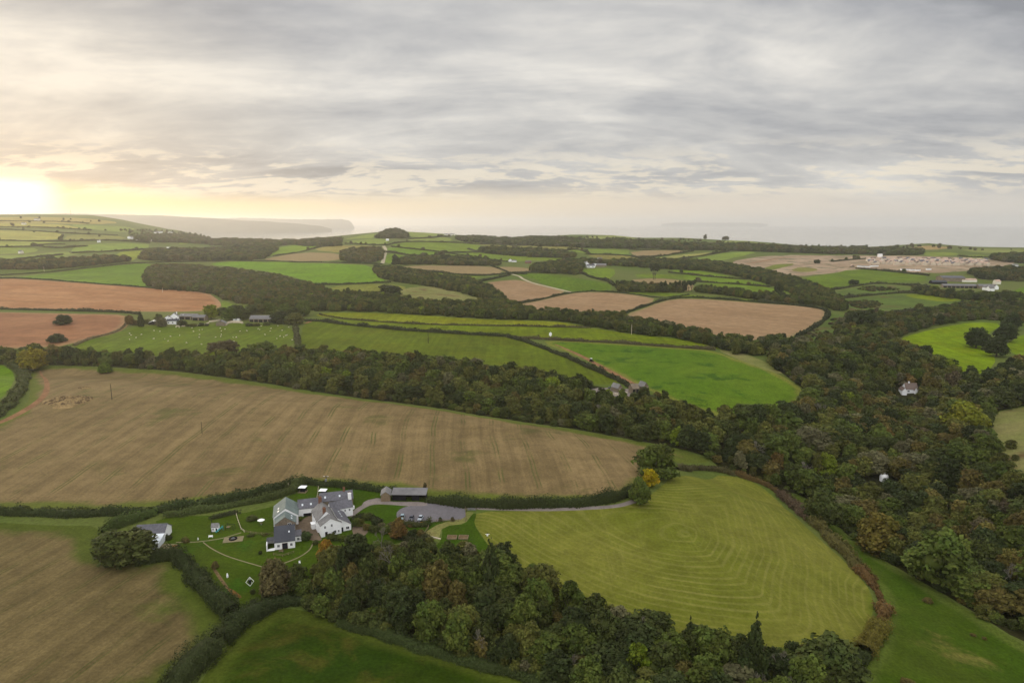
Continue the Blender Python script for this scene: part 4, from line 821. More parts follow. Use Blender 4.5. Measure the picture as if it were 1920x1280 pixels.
for a in ((404,1064,14,14,'brown','small brown bush at the top of the narrow flower bed'),(474,1112,10,10,'dark','small round shrub on the lawn near the white frame'),(474,1132,10,11,'deep','small dark shrub low on the lawn'),(488,1038,7,8,'deep','tiny dark shrub on the lawn left of the cottage'),
          (316,1010,15,10,'deep','clipped dark bush beside the bungalow terrace'),(326,1028,12,9,(134,96,40),'orange flowering shrub by the bungalow steps'),(346,1013,14,8,'olive','low olive shrub by the paved path'),
          (573,1010,22,16,(66,82,44),'green shrub beside the courtyard path'),(770,987,12,9,'russet','dark red shrub at the edge of the car park'),(792,984,10,8,(190,140,40),'orange shrub at the edge of the car park'),(802,985,10,12,(60,80,34),'dark green upright shrub at the car park edge'),
          (775,1006,20,15,'deep','clipped very dark round shrub below the car park'),(826,976,8,8,'deep','first small bush against the car park fence'),(849,976,8,8,(74,72,38),'second small bush against the car park fence'),(690,972,22,12,'dark','dark garden bush beside the drive'),(705,982,18,12,'deep','dark low bush in the border right of the farmhouse'),(668,985,16,18,'moss','leafy shrub against the right end of the farmhouse'),
          (625,1010,24,12,'dark','dark shrub under the white gable windows'),(560,975,14,9,'moss','small shrub in the courtyard')): shrub(*a)
for x, y, w_, h_ in ((1895,840,20,18),(1903,862,14,12),(1880,845,10,8),(1906,900,18,16),(1870,765,20,14)): shrub(x, y, w_, h_, 'olive', 'dull scrub bush on the straw coloured pasture at the right edge', 'scrub bushes on the straw coloured pasture')
for x, y, w_, h_ in ((1637,1082,20,6),(1740,1128,18,9),(1824,1191,10,6),(1846,1198,8,6),(1702,1285,26,14)): shrub(x, y, w_, h_, 'brown', 'low brownish bush alone on the sloping right meadow', 'low bushes on the sloping right meadow')

for i, (x, y, w_, h_, c_, lb) in enumerate(((675,985,18,14,'olive','olive shrub close to the right end of the farmhouse'),(688,992,16,12,'brown','brown shrub in the bed right of the farmhouse'),(702,996,20,15,'dark','dark shrub midway along the bed right of the farmhouse'),(716,988,14,10,'grey','greyish shrub above the pale leafless tree'),
  (722,998,22,16,'moss','green shrub right of the pale leafless tree'),(733,990,16,12,'plum','purplish shrub at the left of the russet tree'),(764,1001,12,9,'olive','olive shrub between the russet tree and the round dark shrub'),(790,1003,18,12,'brown','brown shrub at the foot of the dropping fence'),(806,1016,16,12,'olive','olive shrub under the rough straw strip'),
  (640,1012,16,12,'moss','green shrub at the right of the white gable foot'),(592,1019,12,8,'dark','dark shrub at the courtyard path'),(350,1016,12,7,'brown','brown low shrub right of the bungalow'),(470,1004,14,5,'dark','low dark planting along the parasol lawn fence'),(497,1003,12,5,'olive','low olive planting along the parasol lawn fence'),(472,974,22,9,'dark','dark shrubs on the parasol lawn below the hedge'))):
    shrub(x, y, w_, h_, c_, lb)
X = np.concatenate([fill(q, 5, .5) for q in ([(1553,600),(1583,594),(1596,612),(1565,625)], [(1490,640),(1510,622),(1548,618),(1570,640)], [(1580,566),(1640,562),(1660,574),(1610,581)], [(1600,541),(1640,536),(1700,543),(1640,548)])]); X = X[rng.random(len(X)) < .6]; n = len(X); rd = rng.uniform(1.2, 3.0, n); t = np.array([PAL[q] for q in rng.choice(['brown','deep','olive','plum'], n)]); t[:,3] = 1
scatter('scrub', 'dark gorse and bramble scrub patches on the valley meadow and rough right fields', 'scrub', np.column_stack([X, terrain(X[:,0], X[:,1])-.2]), rng.integers(0, 8, n), rng.uniform(0, 6.28, n), np.column_stack([rd, rd, rd*.5]), t)
# ------------------------------------------------------------------ buildings
WHITE = plain('white_render', (.82,.82,.81,1), .05, .8, .8); CREAM = plain('cream_render', (.7,.66,.56,1), .06, .8, .8); STONE = plain('rubble_stone', alb(126,114,98), .3, 1.6, .9, .05)
SLATE = plain('grey_slate', alb(98,97,102), .22, 1.4, .6, .02, (1,1,1)); OLDSL = plain('weathered_slate', alb(122,120,118), .22, 1.2, .75, .02); GREENSL = plain('green_grey_slate', alb(108,119,115), .16, 1.2, .6, .02)
DARKSL = plain('dark_slate', alb(70,72,78), .12, 1.4, .55, .02); BROWNT = plain('brown_tile', alb(112,98,90), .16, 1.2, .8); TIN = plain('sheet_roof', alb(116,114,114), .14, .5, .6); PINKT = plain('new_clay_tile', (.42,.30,.23,1), .15, .5, .8)
BRICK = plain('red_brick', alb(124,90,72), .22, 2.4, .9); GLASS = plain('window_glass', alb(34,38,44), .1, .5, .15); BLACKT = plain('black_timber', alb(32,32,36), .2, 1.5, .8); WOOD = plain('weathered_timber', alb(128,112,90), .22, 2.0, .9)
DOORR = plain('oxblood_door', alb(92,48,40), .1, 2, .5); WHITEP = plain('white_paint', (.85,.85,.84,1), .03, 2, .5); PALEB = plain('pale_blockwork', (.55,.47,.36,1), .12, .7, .9); METAL = plain('grey_metal', alb(120,122,126), .1, 2, .4); CONG = plain('conservatory_glass', (.62,.66,.68,1), .08, .8, .2)
def bxv(x0, x1, y0, y1, z0, z1):
    return [(x0,y0,z0),(x1,y0,z0),(x1,y1,z0),(x0,y1,z0),(x0,y0,z1),(x1,y0,z1),(x1,y1,z1),(x0,y1,z1)], [(0,3,2,1),(4,5,6,7),(0,1,5,4),(1,2,6,5),(2,3,7,6),(3,0,4,7)]
def boxes(name, L, mat, parent=None, loc=None):
    V = []; Q = []
    for b in L:
        v, q = bxv(*b); Q += [tuple(i+len(V) for i in f) for f in q]; V += v
    return meshobj(name, V, Q, mat, parent, loc)
def gable(root, x0, x1, y0, y1, eave, ridge, axis, wall, roof, off=.5, ov=.3, base=-1.2, th=.2, part=True):
    if axis == 'y': m = lambda u, v, z: (u, v, z); u0, u1, v0, v1 = x0, x1, y0, y1
    else: m = lambda u, v, z: (v, u, z); u0, u1, v0, v1 = y0, y1, x0, x1
    ur = u0+(u1-u0)*off
    V = [m(u0,v,base) for v in (v0,v1)]+[m(u1,v,base) for v in (v0,v1)]+[m(u0,v,eave) for v in (v0,v1)]+[m(u1,v,eave) for v in (v0,v1)]+[m(ur,v,ridge) for v in (v0,v1)]
    Q = [(0,2,6,8,4),(1,5,9,7,3),(0,4,5,1),(2,3,7,6),(4,8,9,5),(6,7,9,8)]
    w = meshobj('wall', V, Q, wall, root)
    sl, sr = (ridge-eave)/(ur-u0), (ridge-eave)/(u1-ur); g = .03
    pr = [(u0-ov, eave-sl*ov+g), (ur, ridge+g), (u1+ov, eave-sr*ov+g), (u1+ov, eave-sr*ov+th+g), (ur, ridge+th+g), (u0-ov, eave-sl*ov+th+g)]
    V = [m(u, v0-ov*.6, z) for u, z in pr]+[m(u, v1+ov*.6, z) for u, z in pr]
    Q = [(0,1,4,5),(1,2,3,4),(6,11,10,7),(7,10,9,8)]+[(i, i+6, (i+1) % 6+6, (i+1) % 6) for i in range(6)]
    r = meshobj('roof', V, Q, roof, root); return w, r
def mono(root, x0, x1, y0, y1, zl, zr, axis, wall, roof, ov=.25, base=-1.2, th=.16):
    """single slope: zl at the low-coordinate side of the axis across, zr at the other"""
    if axis == 'y': m = lambda u, v, z: (u, v, z); u0, u1, v0, v1 = x0, x1, y0, y1
    else: m = lambda u, v, z: (v, u, z); u0, u1, v0, v1 = y0, y1, x0, x1
    V = [m(u,v,z) for v in (v0,v1) for u, z in ((u0,base),(u1,base),(u1,zr),(u0,zl))]
    meshobj('wall', V, [(0,1,2,3),(4,7,6,5),(0,3,7,4),(1,5,6,2),(3,2,6,7)], wall, root)
    s = (zr-zl)/(u1-u0); a, b = (u0-ov, zl-s*ov+.03), (u1+ov, zr+s*ov+.03)
    V = [m(u,v,z) for v in (v0-ov, v1+ov) for u, z in (a, b, (b[0], b[1]+th), (a[0], a[1]+th))]
    return meshobj('roof', V, [(0,1,2,3),(4,7,6,5),(0,3,7,4),(1,5,6,2),(3,2,6,7),(0,4,5,1)], roof, root)
def win(root, face, at, u, z, w=.9, h=1.1, name='window', fm=WHITEP, pm=GLASS):
    """a framed opening on a wall: face 'f'/'b' at y=at, 'l'/'r' at x=at"""
    sgn = -1 if face in 'fl' else 1; fr = []; t = .09
    def bx(ua, ub, za, zb, d0, d1):
        a, b = sorted((at+sgn*d0, at+sgn*d1)); return (ua,ub,a,b,za,zb) if face in 'fb' else (a,b,ua,ub,za,zb)
    fr = [bx(u-w/2-t, u-w/2, z, z+h, .0, .08), bx(u+w/2, u+w/2+t, z, z+h, .0, .08), bx(u-w/2-t, u+w/2+t, z+h, z+h+t, .0, .08), bx(u-w/2-t, u+w/2+t, z-t, z, .0, .12)]
    if name == 'window': fr.append(bx(u-.03, u+.03, z, z+h, .035, .06))
    o = boxes(name, fr, fm, root); boxes('pane', [bx(u-w/2, u+w/2, z, z+h, .005, .03)], pm, o); return o
def chimney(root, x, y, z0, z1, mat, w=.9, d=.7, pots=2):
    o = boxes('chimney', [(x-w/2,x+w/2,y-d/2,y+d/2,z0,z1), (x-w/2-.08,x+w/2+.08,y-d/2-.08,y+d/2+.08,z1-.25,z1-.1)], mat, root)
    boxes('chimney_pot', [(x-w/4-.13+i*w/2,x-w/4+.13+i*w/2,y-.13,y+.13,z1,z1+.45) for i in range(pots)], BRICK, o)
def skylight(root, x, y, z, pitch, axis, w=.8, h=1.1):
    """roof light lying on a slope: pitch about x (axis 'x') or about y (axis 'y')"""
    o = boxes('skylight', [(-w/2,w/2,-h/2,h/2,-.05,.09)], METAL, root, (x,y,z)); o.rotation_euler = (pitch,0,0) if axis == 'x' else (0,pitch,0)
    boxes('pane', [(-w/2+.08,w/2-.08,-h/2+.08,h/2-.08,.09,.11)], CONG, o)
def bld(name, label, px, az, cat='house', group=None):
    p = P(*px); return empty(name, p, -R(az), label, cat, group)
# ---- white farmhouse
b = bld('farmhouse', 'rambling white farmhouse with grey slate roofs and brick chimneys beside the garden trees', (602.4,1007.3), -27)
gable(b, 0, 7.9, 0, 4.6, 4.7, 7.0, 'y', WHITE, OLDSL)
gable(b, -.4, 6.9, 4.6, 15.5, 4.9, 8.3, 'y', WHITE, OLDSL, .5)
mono(b, 6.92, 12, 1.2, 14, 6.1, 2.7, 'y', WHITE, SLATE)
gable(b, 6.95, 16, 14.2, 19.5, 4.3, 6.6, 'x', WHITE, SLATE)
chimney(b, 2.6, 5.2, 6.8, 9.7, BRICK, 1.1, .9); chimney(b, 3.0, 15.1, 7.4, 10.4, BRICK, 1.2, .9); chimney(b, 15.5, 16.9, 5.5, 9.3, WHITE, 1.2, 1.0)
for u, z in ((1.6,3.4),(4.2,3.7)): win(b, 'f', 0, u, z, .6, 1.0)
win(b, 'f', 0, 2.0, 0, 1.0, 2.0, 'door', WHITEP, BLACKT); win(b, 'f', 0, 5.3, .9, 1.0, 1.0); win(b, 'f', 0, 6.8, .9, .55, .9)
win(b, 'f', 1.2, 8.4, 0, 1.0, 2.0, 'door', WHITEP, BLACKT); win(b, 'f', 1.2, 10.6, .9, 1.2, 1.0)
for v, z in ((6,3.2),(9,3.2),(12,3.2),(7.5,.9),(12,.9)): win(b, 'l', -.4, v, z, .8, 1.0)
boxes('porch', [(-1.9,-.42,8.2,10.4,-.5,2.3), (-2.1,-.42,8.0,10.6,2.3,2.45)], WHITE, b)
for u in (12.8,14.6): win(b, 'f', 14.2, u, 2.6, .6, .9)
sp_ = math.atan2(2.7-6.1, 12-6.92)
for yy in (5.5,8,10.5): skylight(b, 9.3, yy, 6.1+(2.7-6.1)*(9.3-6.92)/5.08+.22, -sp_, 'y')
boxes('gutter', [(-.12,-.03,-.1,4.5,4.45,4.57), (7.93,8.02,-.1,1.0,4.45,4.57)], BLACKT, b)
# ---- slate roofed cottage with the barns behind
b = bld('converted_barn', 'long barn range with green grey slate roofs and a white gable facing the courtyard', (515.6,1030), -17, 'barn')
gable(b, -.3, 7.5, 13.2, 19.2, 4.1, 6.7, 'y', STONE, GREENSL); gable(b, -1.0, 8.4, 19.2, 31, 4.6, 7.9, 'y', WHITE, GREENSL)
gable(b, 8.45, 17.2, 26, 33, 4.2, 6.7, 'x', WHITE, SLATE); gable(b, 17.25, 31, 31.5, 38, 4.0, 6.4, 'x', STONE, SLATE)
boxes('timber_front', [(10.4,13.4,25.9,25.98,-.5,2.0)], BLACKT, b); boxes('stone_base', [(13.45,17.1,25.86,25.97,-.5,2.1)], STONE, b)
for u in (18.6,21.2,24): win(b, 'f', 31.5, u, .3, 1.1, 1.9, 'door', WOOD, BLACKT)
win(b, 'f', 13.2, 5.2, 3.0, 1.1, 1.2)
pt = math.atan2(2.5, 3.5)
for u in (10.2,13.6): skylight(b, u, 27.2, 4.2+1.2*2.5/3.5+.22, pt, 'x')
for u in (19.5,25.5): skylight(b, u, 32.8, 4.0+1.3*2.4/3.25+.22, math.atan2(2.4,3.25), 'x')
for yy in (15,17.4): skylight(b, 6.0, yy, 4.1+1.5*2.6/3.9+.2, math.atan2(2.6,3.9), 'y')
for yy in (21,24): skylight(b, .9, yy, 4.6+1.9*3.3/4.7+.2, -math.atan2(3.3,4.7), 'y')
for v in (21,25,28.5): win(b, 'l', -1.0, v, 1.0, 1.0, 1.4)
chimney(b, 27.5, 34.7, 5.8, 8.0, BRICK)
b = bld('cottage', 'white single storey cottage with a dark slate roof in front of the green roofed barn', (515.2,1030.5), -17)
gable(b, 0, 7.3, 0, 13, 2.9, 6.3, 'x', WHITE, DARKSL)
gable(b, 7.35, 9.6, 4.2, 9.4, 2.5, 3.7, 'x', WHITE, SLATE)
boxes('porch', [(-2.9,-2.6,-.6,5.6,-1,2.6), (-2.6,-.02,5.3,5.6,-1,2.6), (-2.6,-.02,-.4,5.3,-1,.12)], [WHITE], b); boxes('porch_roof', [(-2.95,-.02,2.4,5.65,2.62,2.74)], DARKSL, b)
win(b, 'f', 0, 3.7, 0, 1.8, 2.2, 'door', DOORR, GLASS); win(b, 'f', 4.2, 8.5, .8, .8, 1.0); win(b, 'f', 0, 1.4, .9, .8, 1.0); win(b, 'f', 0, 6.0, .9, .8, 1.0)
skylight(b, 5.3, 3.6, 2.9+3.6*3.4/6.5+.22, math.atan2(3.4,6.5), 'x', .6, .9)
# ---- bungalow behind the dome tree
b = bld('bungalow', 'low white slate roofed bungalow with glazed sun room behind the dark dome tree', (280,1030), -8)
gable(b, -7.5, 3.2, 6.2, 14.6, 2.7, 5.4, 'x', WHITE, SLATE, ov=.4); win(b, 'r', 3.2, 9, .8, 1.2, 1.2)
mono(b, -2.4, 3.3, 0, 6.15, 2.3, 3.1, 'x', CONG, CONG); boxes('glazing_bar', [(x-.05,x+.05,-.08,0,0,2.2) for x in (-2.3,-1.2,-.1,1.0,2.1,3.2)]+[(-2.35,3.25,-.1,.0,.75,.85), (-2.35,3.25,-.1,0,2.1,2.25)], WHITEP, b)
boxes('pane', [(-2.3,3.2,-.04,-.01,.86,2.1)], GLASS, b)
tag(boxes('terrace', [(-.5,5.2,-3.4,2.6,-.5,.18)], PAVE, loc=P(301,1026)), 'paved terrace beside the glazed sun room of the bungalow', 'terrace')
# ---- black open barn and shed
p = P(735.5,938.5); q = P(798,939); az = math.degrees(math.atan2((q-p).y, (q-p).x)); L = (q-p).length
b = empty('open_barn', p, R(az), 'long black timber barn with open bays and a grey sheet roof beside the hedge', 'barn')
boxes('wall', [(0,L,4.8,5,-.5,2.6),(0,.2,0,4.8,-.5,2.8),(L-.2,L,0,4.8,-.5,2.8)], BLACKT, b); [boxes('post', [(L*i/5-.13,L*i/5+.13,-.02,.24,-.5,2.9)], BLACKT, b) for i in range(1, 5)]
[boxes('bay_board', [q_], BLACKT, b) for q_ in ((.2,L*.4-.14,.4,.5,-.5,2.8),(L*.6+.14,L*.8-.14,.4,.5,-.5,2.8))]
meshobj('roof', [(x,y,z) for x in (-.4,L+.4) for y, z in ((-.6,2.95),(5.4,3.9),(5.4,4.05),(-.6,3.1))], [(0,1,2,3),(4,7,6,5),(0,3,7,4),(1,5,6,2),(3,2,6,7),(0,4,5,1)], TIN, b)
b = bld('shed', 'small weathered timber shed with a pitched roof left of the black barn', (714.5,940), -6, 'shed')
gable(b, 0, 4.0, 0, 6.2, 2.9, 4.3, 'y', WOOD, OLDSL); win(b, 'f', 0, 2.0, 0, 1.6, 2.0, 'door', WOOD, WOOD)
# ---- simple buildings farther off
def house(px, w_px, d, eave, ridge, axis, wall, roof, label, az=0, name='house', cat='house', group=None, ch=None, dark=0, wins=0, off=.5):
    p = P(*px); w = w_px/ppm(p); b = empty(name, p, -R(az), label, cat, group)
    gable(b, -w/2, w/2, 0, d, eave, ridge, axis, wall, roof, off)
    if ch: chimney(b, ch*w/2, d/2, ridge-1, ridge+1.3, wall)
    for i in range(wins): win(b, 'f', 0, -w/2+w*(i+.5)/wins, eave*.35, w/wins*.3, eave*.35)
    if dark: boxes('opening', [(-w/2+w*(i+.12)/dark, -w/2+w*(i+.88)/dark, -.06, -.01, -.3, eave*.8) for i in range(dark)], BLACKT, b)  # flat black panels on the wall, painted as the shade inside open doorways
    return b
house((327,603),14,9,6.5,10,'y',WHITE,OLDSL,'tall white gabled farmhouse at the left of the red field farm',-20,wins=2,ch=.6)
house((315,604),14,8,4.5,7.5,'y',WHITE,OLDSL,'white gabled wing standing left of the tall white farmhouse',-20)
house((324,608),22,6,4,6,'x',WHITE,DARKSL,'white cottage range with a dark roof at the foot of the white farmhouse',-5,wins=3,ch=-.8)
house((287,609),15,7,2.6,4.6,'y',BLACKT,WHITEP,'small white roofed shed at the left end of the farm',-15,'shed','shed')
house((352,599),34,10,4,6.5,'x',STONE,OLDSL,'grey roofed stone barn left of the sycamore',4,'barn','barn',dark=3)
house((372,601),24,9,4,6.5,'x',STONE,TIN,'pale sheet roofed barn against the sycamore',2,'barn','barn',dark=2)
house((344,598),10,7,4,6,'y',WHITE,OLDSL,'small white gable between the farm barns',-10)
house((414,611),17,9,3,6.2,'y',STONE,OLDSL,'round looking stone building with a steep grey roof by the farm wall',-12,'barn','barn')
house((443,601),12,5,3,4.6,'x',WHITE,DARKSL,'tiny white cottage with a dark roof between the farm trees',0,wins=1)
house((489,604),44,14,4,7.5,'x',STONE,TIN,'long grey roofed barn at the right of the red field farm',2,'barn','barn',dark=5)
house((556,588),9,6,3,5,'x',WHITE,OLDSL,'white cottage half hidden by trees at the farm drive',0)
boxes_wall = lambda pts, h, label, mat, nm='wall', th=.5: None
house((310,468.5),28,22,6.5,8,'x',CREAM,WHITEP,'long white shed in the far wood on the left',3,'shed','shed')
house((340,468.5),6,8,4,6,'y',WHITE,OLDSL,'little white house right of the long white shed')
for i, (x, y, w_) in enumerate(((242,447,6),(248,448,6),(252,449,5),(258,447.5,9),(263,448,7),(283,447,5),(286,450,6),(299,449,5),(303,448,5),(322,448,8),(292,437,7),(298,436,8),(318,437,6))):
    house((x,y+1),w_*1.35,11,6,9.5,'x' if i % 3 else 'y',WHITE,OLDSL,'white village house below the far left hill',rng.uniform(-20,20),group='white village houses below the far left hill')
house((277,452),10,10,4,6,'x',CREAM,WHITEP,'low white shed below the far village',0,'shed','shed')
house((184,454.5),4,8,5,8,'x',WHITE,OLDSL,'lone white house by the long hedge on the left hill')
house((37,475.5),6,9,5,8,'x',CREAM,OLDSL,'pale house in the trees at the far left edge')
house((68,413.5),9,12,6,9,'x',CREAM,OLDSL,'pale farm building just under the left hill crest',0,'barn','barn')
house((43,421.5),6,12,6,9,'x',CREAM,OLDSL,'pale farm building lower on the left hill',0,'barn','barn')
for i, (x, y, w_) in enumerate(((842,442,10),(848,441,8),(836,441,6))): house((x,y),w_,12,5,8,'x',CREAM,OLDSL,'pale hazy house on the skyline right of the knoll',rng.uniform(-15,15),group='hazy houses on the skyline right of the knoll')
house((884,454),12,18,5,7,'x',CREAM,WHITEP,'left of the two white sheds on the far road',0,'shed','shed'); house((904,454),17,20,5,7,'x',WHITE,WHITEP,'longer white shed on the far road',0,'shed','shed')
for i, (x, y) in enumerate(((916,454.5),(927,454),(876,453),(947,457.5),(953,457),(964,458.5),(970,458.5))): house((x,y),5.5,9,4.5,7.5,'xy'[i % 2],WHITE,OLDSL,'small white house along the far road in the centre',rng.uniform(-20,20),group='small white houses along the far road')
house((726,451.5),5,10,4,6,'x',WHITE,WHITEP,'white hut below the wooded knoll',0,'shed','shed')
house((957,491),7,8,4.5,8,'y',WHITE,OLDSL,'white gabled far cottage in the centre green field',-10); house((964,491.5),9,7,3.5,6,'x',WHITE,OLDSL,'low white wing of the far cottage in the centre',0)
house((990,494),11,10,4.5,7.5,'x',BRICK,BROWNT,'red roofed house beside the far cottage',8)
house((1100,501),11,9,8,12.5,'y',WHITE,OLDSL,'tall bright white gabled farmhouse in the far centre',-25,ch=.5); house((1108,502),15,8,4.5,7.5,'x',WHITE,SLATE,'low white range in front of the tall far farmhouse',-5,wins=2)
house((1116,500),9,8,5,8,'y',WHITE,SLATE,'white gable at the right of the tall far farmhouse',-20); house((1127,500),20,10,4,7,'x',STONE,OLDSL,'grey barn right of the white far farm',0,'barn','barn')
house((1125,489),8,9,5,8,'x',CREAM,OLDSL,'pale house in trees above the white far farm')
for i, (x, y, w_) in enumerate(((1187,493.5,8),(1192,494,6),(1211,499,8),(1217,500,9),(1222,498,6),(1238,497,8),(1242,497.5,7),(1266,495,5))): house((x,y),w_,9,5,8,'xy'[i % 2],CREAM,OLDSL,'pale village house among trees right of the centre',rng.uniform(-20,20),group='pale village houses among trees right of the centre')
house((1105,596),6,4,3,9,'y',WHITE,WHITEP,'narrow white gable peeping over the valley tree belt'); house((1139,595),14,6,2.6,4,'x',STONE,WHITEP,'white roofed shed on the edge of the tan field',0,'shed','shed')
# building site estate
for i in range(96):
    t = i/95; x = 1630+t*225+rng.uniform(-3,3); y = 487.5+3.0*t+(i % 4)*2.6+rng.uniform(-.8,.8)
    house((x,y),rng.uniform(7,11),9,5,8.8,'xy'[i % 2],[PALEB,CREAM,PALEB,PALEB][i % 4],[PINKT,PINKT,PINKT,BROWNT,SLATE][(i*7) % 5],'new pale house under construction in the hillside estate',rng.uniform(-25,25),group='new houses of the hillside estate')
for i, (x, y, w_) in enumerate(((1612,500.5,8),(1620,501,9),(1628,501.5,8),(1640,500,16),(1694,506.5,9),(1702,507,8),(1711,507.5,8),(1722,508,9),(1742,506,8))):
    house((x,y),w_,5,2.8,3.4,'x',WHITEP,TIN,'white site cabin along the lower edge of the building site',rng.uniform(-8,8),'site_cabin','cabin','white site cabins along the lower edge of the building site')
house((1651,482.5),7,8,9,9.6,'x',WHITEP,WHITEP,'white block standing above the estate against the dark trees',0,'site_cabin','cabin'); house((1599,501),7,7,3,5.5,'y',STONE,PINKT,'pale heap shaped hut at the left end of the site cabins',0,'shed','shed')
# big farm on the right
house((1788,528),40,26,7,10,'x',STONE,SLATE,'largest grey roofed barn of the farm on the right',8,'barn','barn',dark=0)
house((1762,533),26,14,4,6.5,'x',BLACKT,DARKSL,'dark low barn at the left of the right hand farm',6,'barn','barn')
house((1818,529),26,12,4,6.5,'x',CREAM,PINKT,'pinkish roofed barn behind the farm range on the right',6,'barn','barn'); house((1800,540),60,9,4,6.5,'x',STONE,TIN,'very long grey barn range with dark doorways at the right hand farm',7,'barn','barn',dark=8)
house((1850,541),28,10,4.5,7,'x',STONE,TIN,'grey barn joined to the white farm cottages on the right',5,'barn','barn')
for i, (x, y, w_, lb) in enumerate(((1853,544,9,'white gabled cottage, first at the right end of the big farm'),(1860,546,10,'lowest white cottage at the right end of the big farm'),(1868,543,8,'last white cottage at the right end of the big farm'))): house((x,y),w_,8,4.5,8,'yxy'[i],WHITE,OLDSL,lb,-15+10*i)
house((1872,533),9,9,5,8,'x',CREAM,PINKT,'pale house behind the big farm on the right edge'); house((1905,500.5),10,9,4,7,'x',WHITE,OLDSL,'white house in the dark wood at the right edge')
# valley cottage, dome, stone buildings
b = house((1709,737),21,8,3.2,7.2,'x',WHITE,BROWNT,'white cottage with a steep brown roof alone in the valley wood',10,wins=2,ch=-.25)
gable(b, -7.6, -4.2, -2.6, 5, 2.4, 4.4, 'y', WHITE, BROWNT); gable(b, 1.6, 3.4, -1.4, 3, 3.0, 4.8, 'y', WHITE, BROWNT)
p = P(1657,901); r_ = 7.6/ppm(p); v = []; q = []
for j in range(7):
    for i in range(16): v.append((r_*math.cos(j/6*1.5708)*math.cos(i*.3927), r_*math.cos(j/6*1.5708)*math.sin(i*.3927), 2.6+r_*.8*math.sin(j/6*1.5708)))
for i in range(16): v.append((r_*math.cos(i*.3927), r_*math.sin(i*.3927), 0))
q = [(j*16+i, j*16+(i+1) % 16, (j+1)*16+(i+1) % 16, (j+1)*16+i) for j in range(6) for i in range(16)]+[(112+i, 112+(i+1) % 16, (i+1) % 16, i) for i in range(16)]
tag(meshobj('dome_tent', v, q, WHITEP, loc=p, smooth=True), 'white dome rising among the trees of the valley wood', 'dome')
house((1163,735),11,8,3,5.6,'y',STONE,OLDSL,'small grey gabled stone house by the valley lane',-30,wins=1); b = house((1192,738),14,6,4,6.6,'x',STONE,STONE,'roofless looking stone barn at the foot of the red track',-18,'barn','barn',dark=2)
house((1211,735),11,7,4,7,'y',STONE,OLDSL,'stone barn with a pale gable at the corner of the crop field',-24,'barn','barn',dark=1)
# ------------------------------------------------------------------ small things
def lathe(prof, k=14):
    V = [(r*math.cos(6.283*i/k), r*math.sin(6.283*i/k), z) for r, z in prof for i in range(k)]
    return V, [(j*k+i, j*k+(i+1) % k, (j+1)*k+(i+1) % k, (j+1)*k+i) for j in range(len(prof)-1) for i in range(k)]
CARP = {}
def car(px, az, col, label):
    p = P(*px); r = empty('parked_car', p, -R(az), label, 'car', 'cars parked along the bottom of the car park')
    bm = bmesh.new()   # body along y, nose at -y, built from cross sections
    secs = [(-2.05,.35,.62,.70),(-1.95,.28,.80,.80),(-1.0,.26,.92,.86),(-.9,.26,.94,.86),(1.6,.26,.98,.86),(2.0,.28,.90,.82),(2.08,.4,.7,.74)]
    ring = [[bm.verts.new(c) for c in ((-w,y,z0),(w,y,z0),(w*1.0,y,z0+(z1-z0)*.6),(w*.92,y,z1),(-w*.92,y,z1),(-w*1.0,y,z0+(z1-z0)*.6))] for y, z0, z1, w in secs]
    for a, b in zip(ring[:-1], ring[1:]):
        for i in range(6): bm.faces.new((a[i], a[(i+1) % 6], b[(i+1) % 6], b[i]))
    bm.faces.new(ring[0][::-1]); bm.faces.new(ring[-1]); bmesh.ops.recalc_face_normals(bm, faces=bm.faces)
    me = bpy.data.meshes.new('body'); bm.to_mesh(me); bm.free(); me.materials.append(col); link(bpy.data.objects.new('body', me), r)
    cab = [(-.95,.92,.80),(-.35,1.42,.64),(1.15,1.44,.64),(1.85,.95,.78)]
    V = [(s*w, y, z) for y, z, w in cab for s in (-1, 1)]; meshobj('windows', V, [(0,1,3,2),(4,5,7,6),(0,2,4,6),(1,7,5,3)], GLASS, r)
    meshobj('roof', [(s*w, y, z) for z in (1.425,1.475) for y, w in ((-.36,.62),(1.16,.62)) for s in (-1, 1)], [(0,2,3,1),(4,5,7,6),(0,1,5,4),(2,6,7,3),(0,4,6,2),(1,3,7,5)], col, r)
    for sx in (-1, 1):
        for y in (-1.25, 1.3):
            v, q = lathe([(.0,-.1),(.31,-.1),(.31,.1),(0,.1)], 12); w = meshobj('wheel', [(z, x, y_) for x, y_, z in v], q, BLACKT, r, (sx*.78, y, .31))
            v, q = lathe([(.0,-.11),(.19,-.11),(.19,.11),(0,.11)], 10); meshobj('rim', [(z, x, y_) for x, y_, z in v], q, METAL, w)
    for sx in (-1, 1): boxes('headlight', [(sx*.55-.16,sx*.55+.16,-2.06,-1.98,.6,.74)], WHITEP, r); boxes('tail_light', [(sx*.62-.12,sx*.62+.12,2.02,2.1,.66,.8)], DOORR, r)
    return r
SILV = plain('silver_paint', alb(168,176,182), .02, 1, .3); DGREY = plain('dark_grey_paint', alb(92,92,98), .02, 1, .3); PBLUE = plain('pale_blue_paint', alb(150,170,176), .02, 1, .3)
car((754.5,971), -6, PBLUE, 'pale blue grey car, leftmost of three parked in the car park'); car((771.5,973), 4, DGREY, 'dark grey car parked between the two paler cars'); car((788.5,973), 8, SILV, 'silver car parked rightmost beside the orange shrub')
car((1153,727), 60, SILV, 'silver car parked by the valley buildings among trees'); car((1142,729), 20, DGREY, 'dark car parked in front of the silver car among the valley trees')
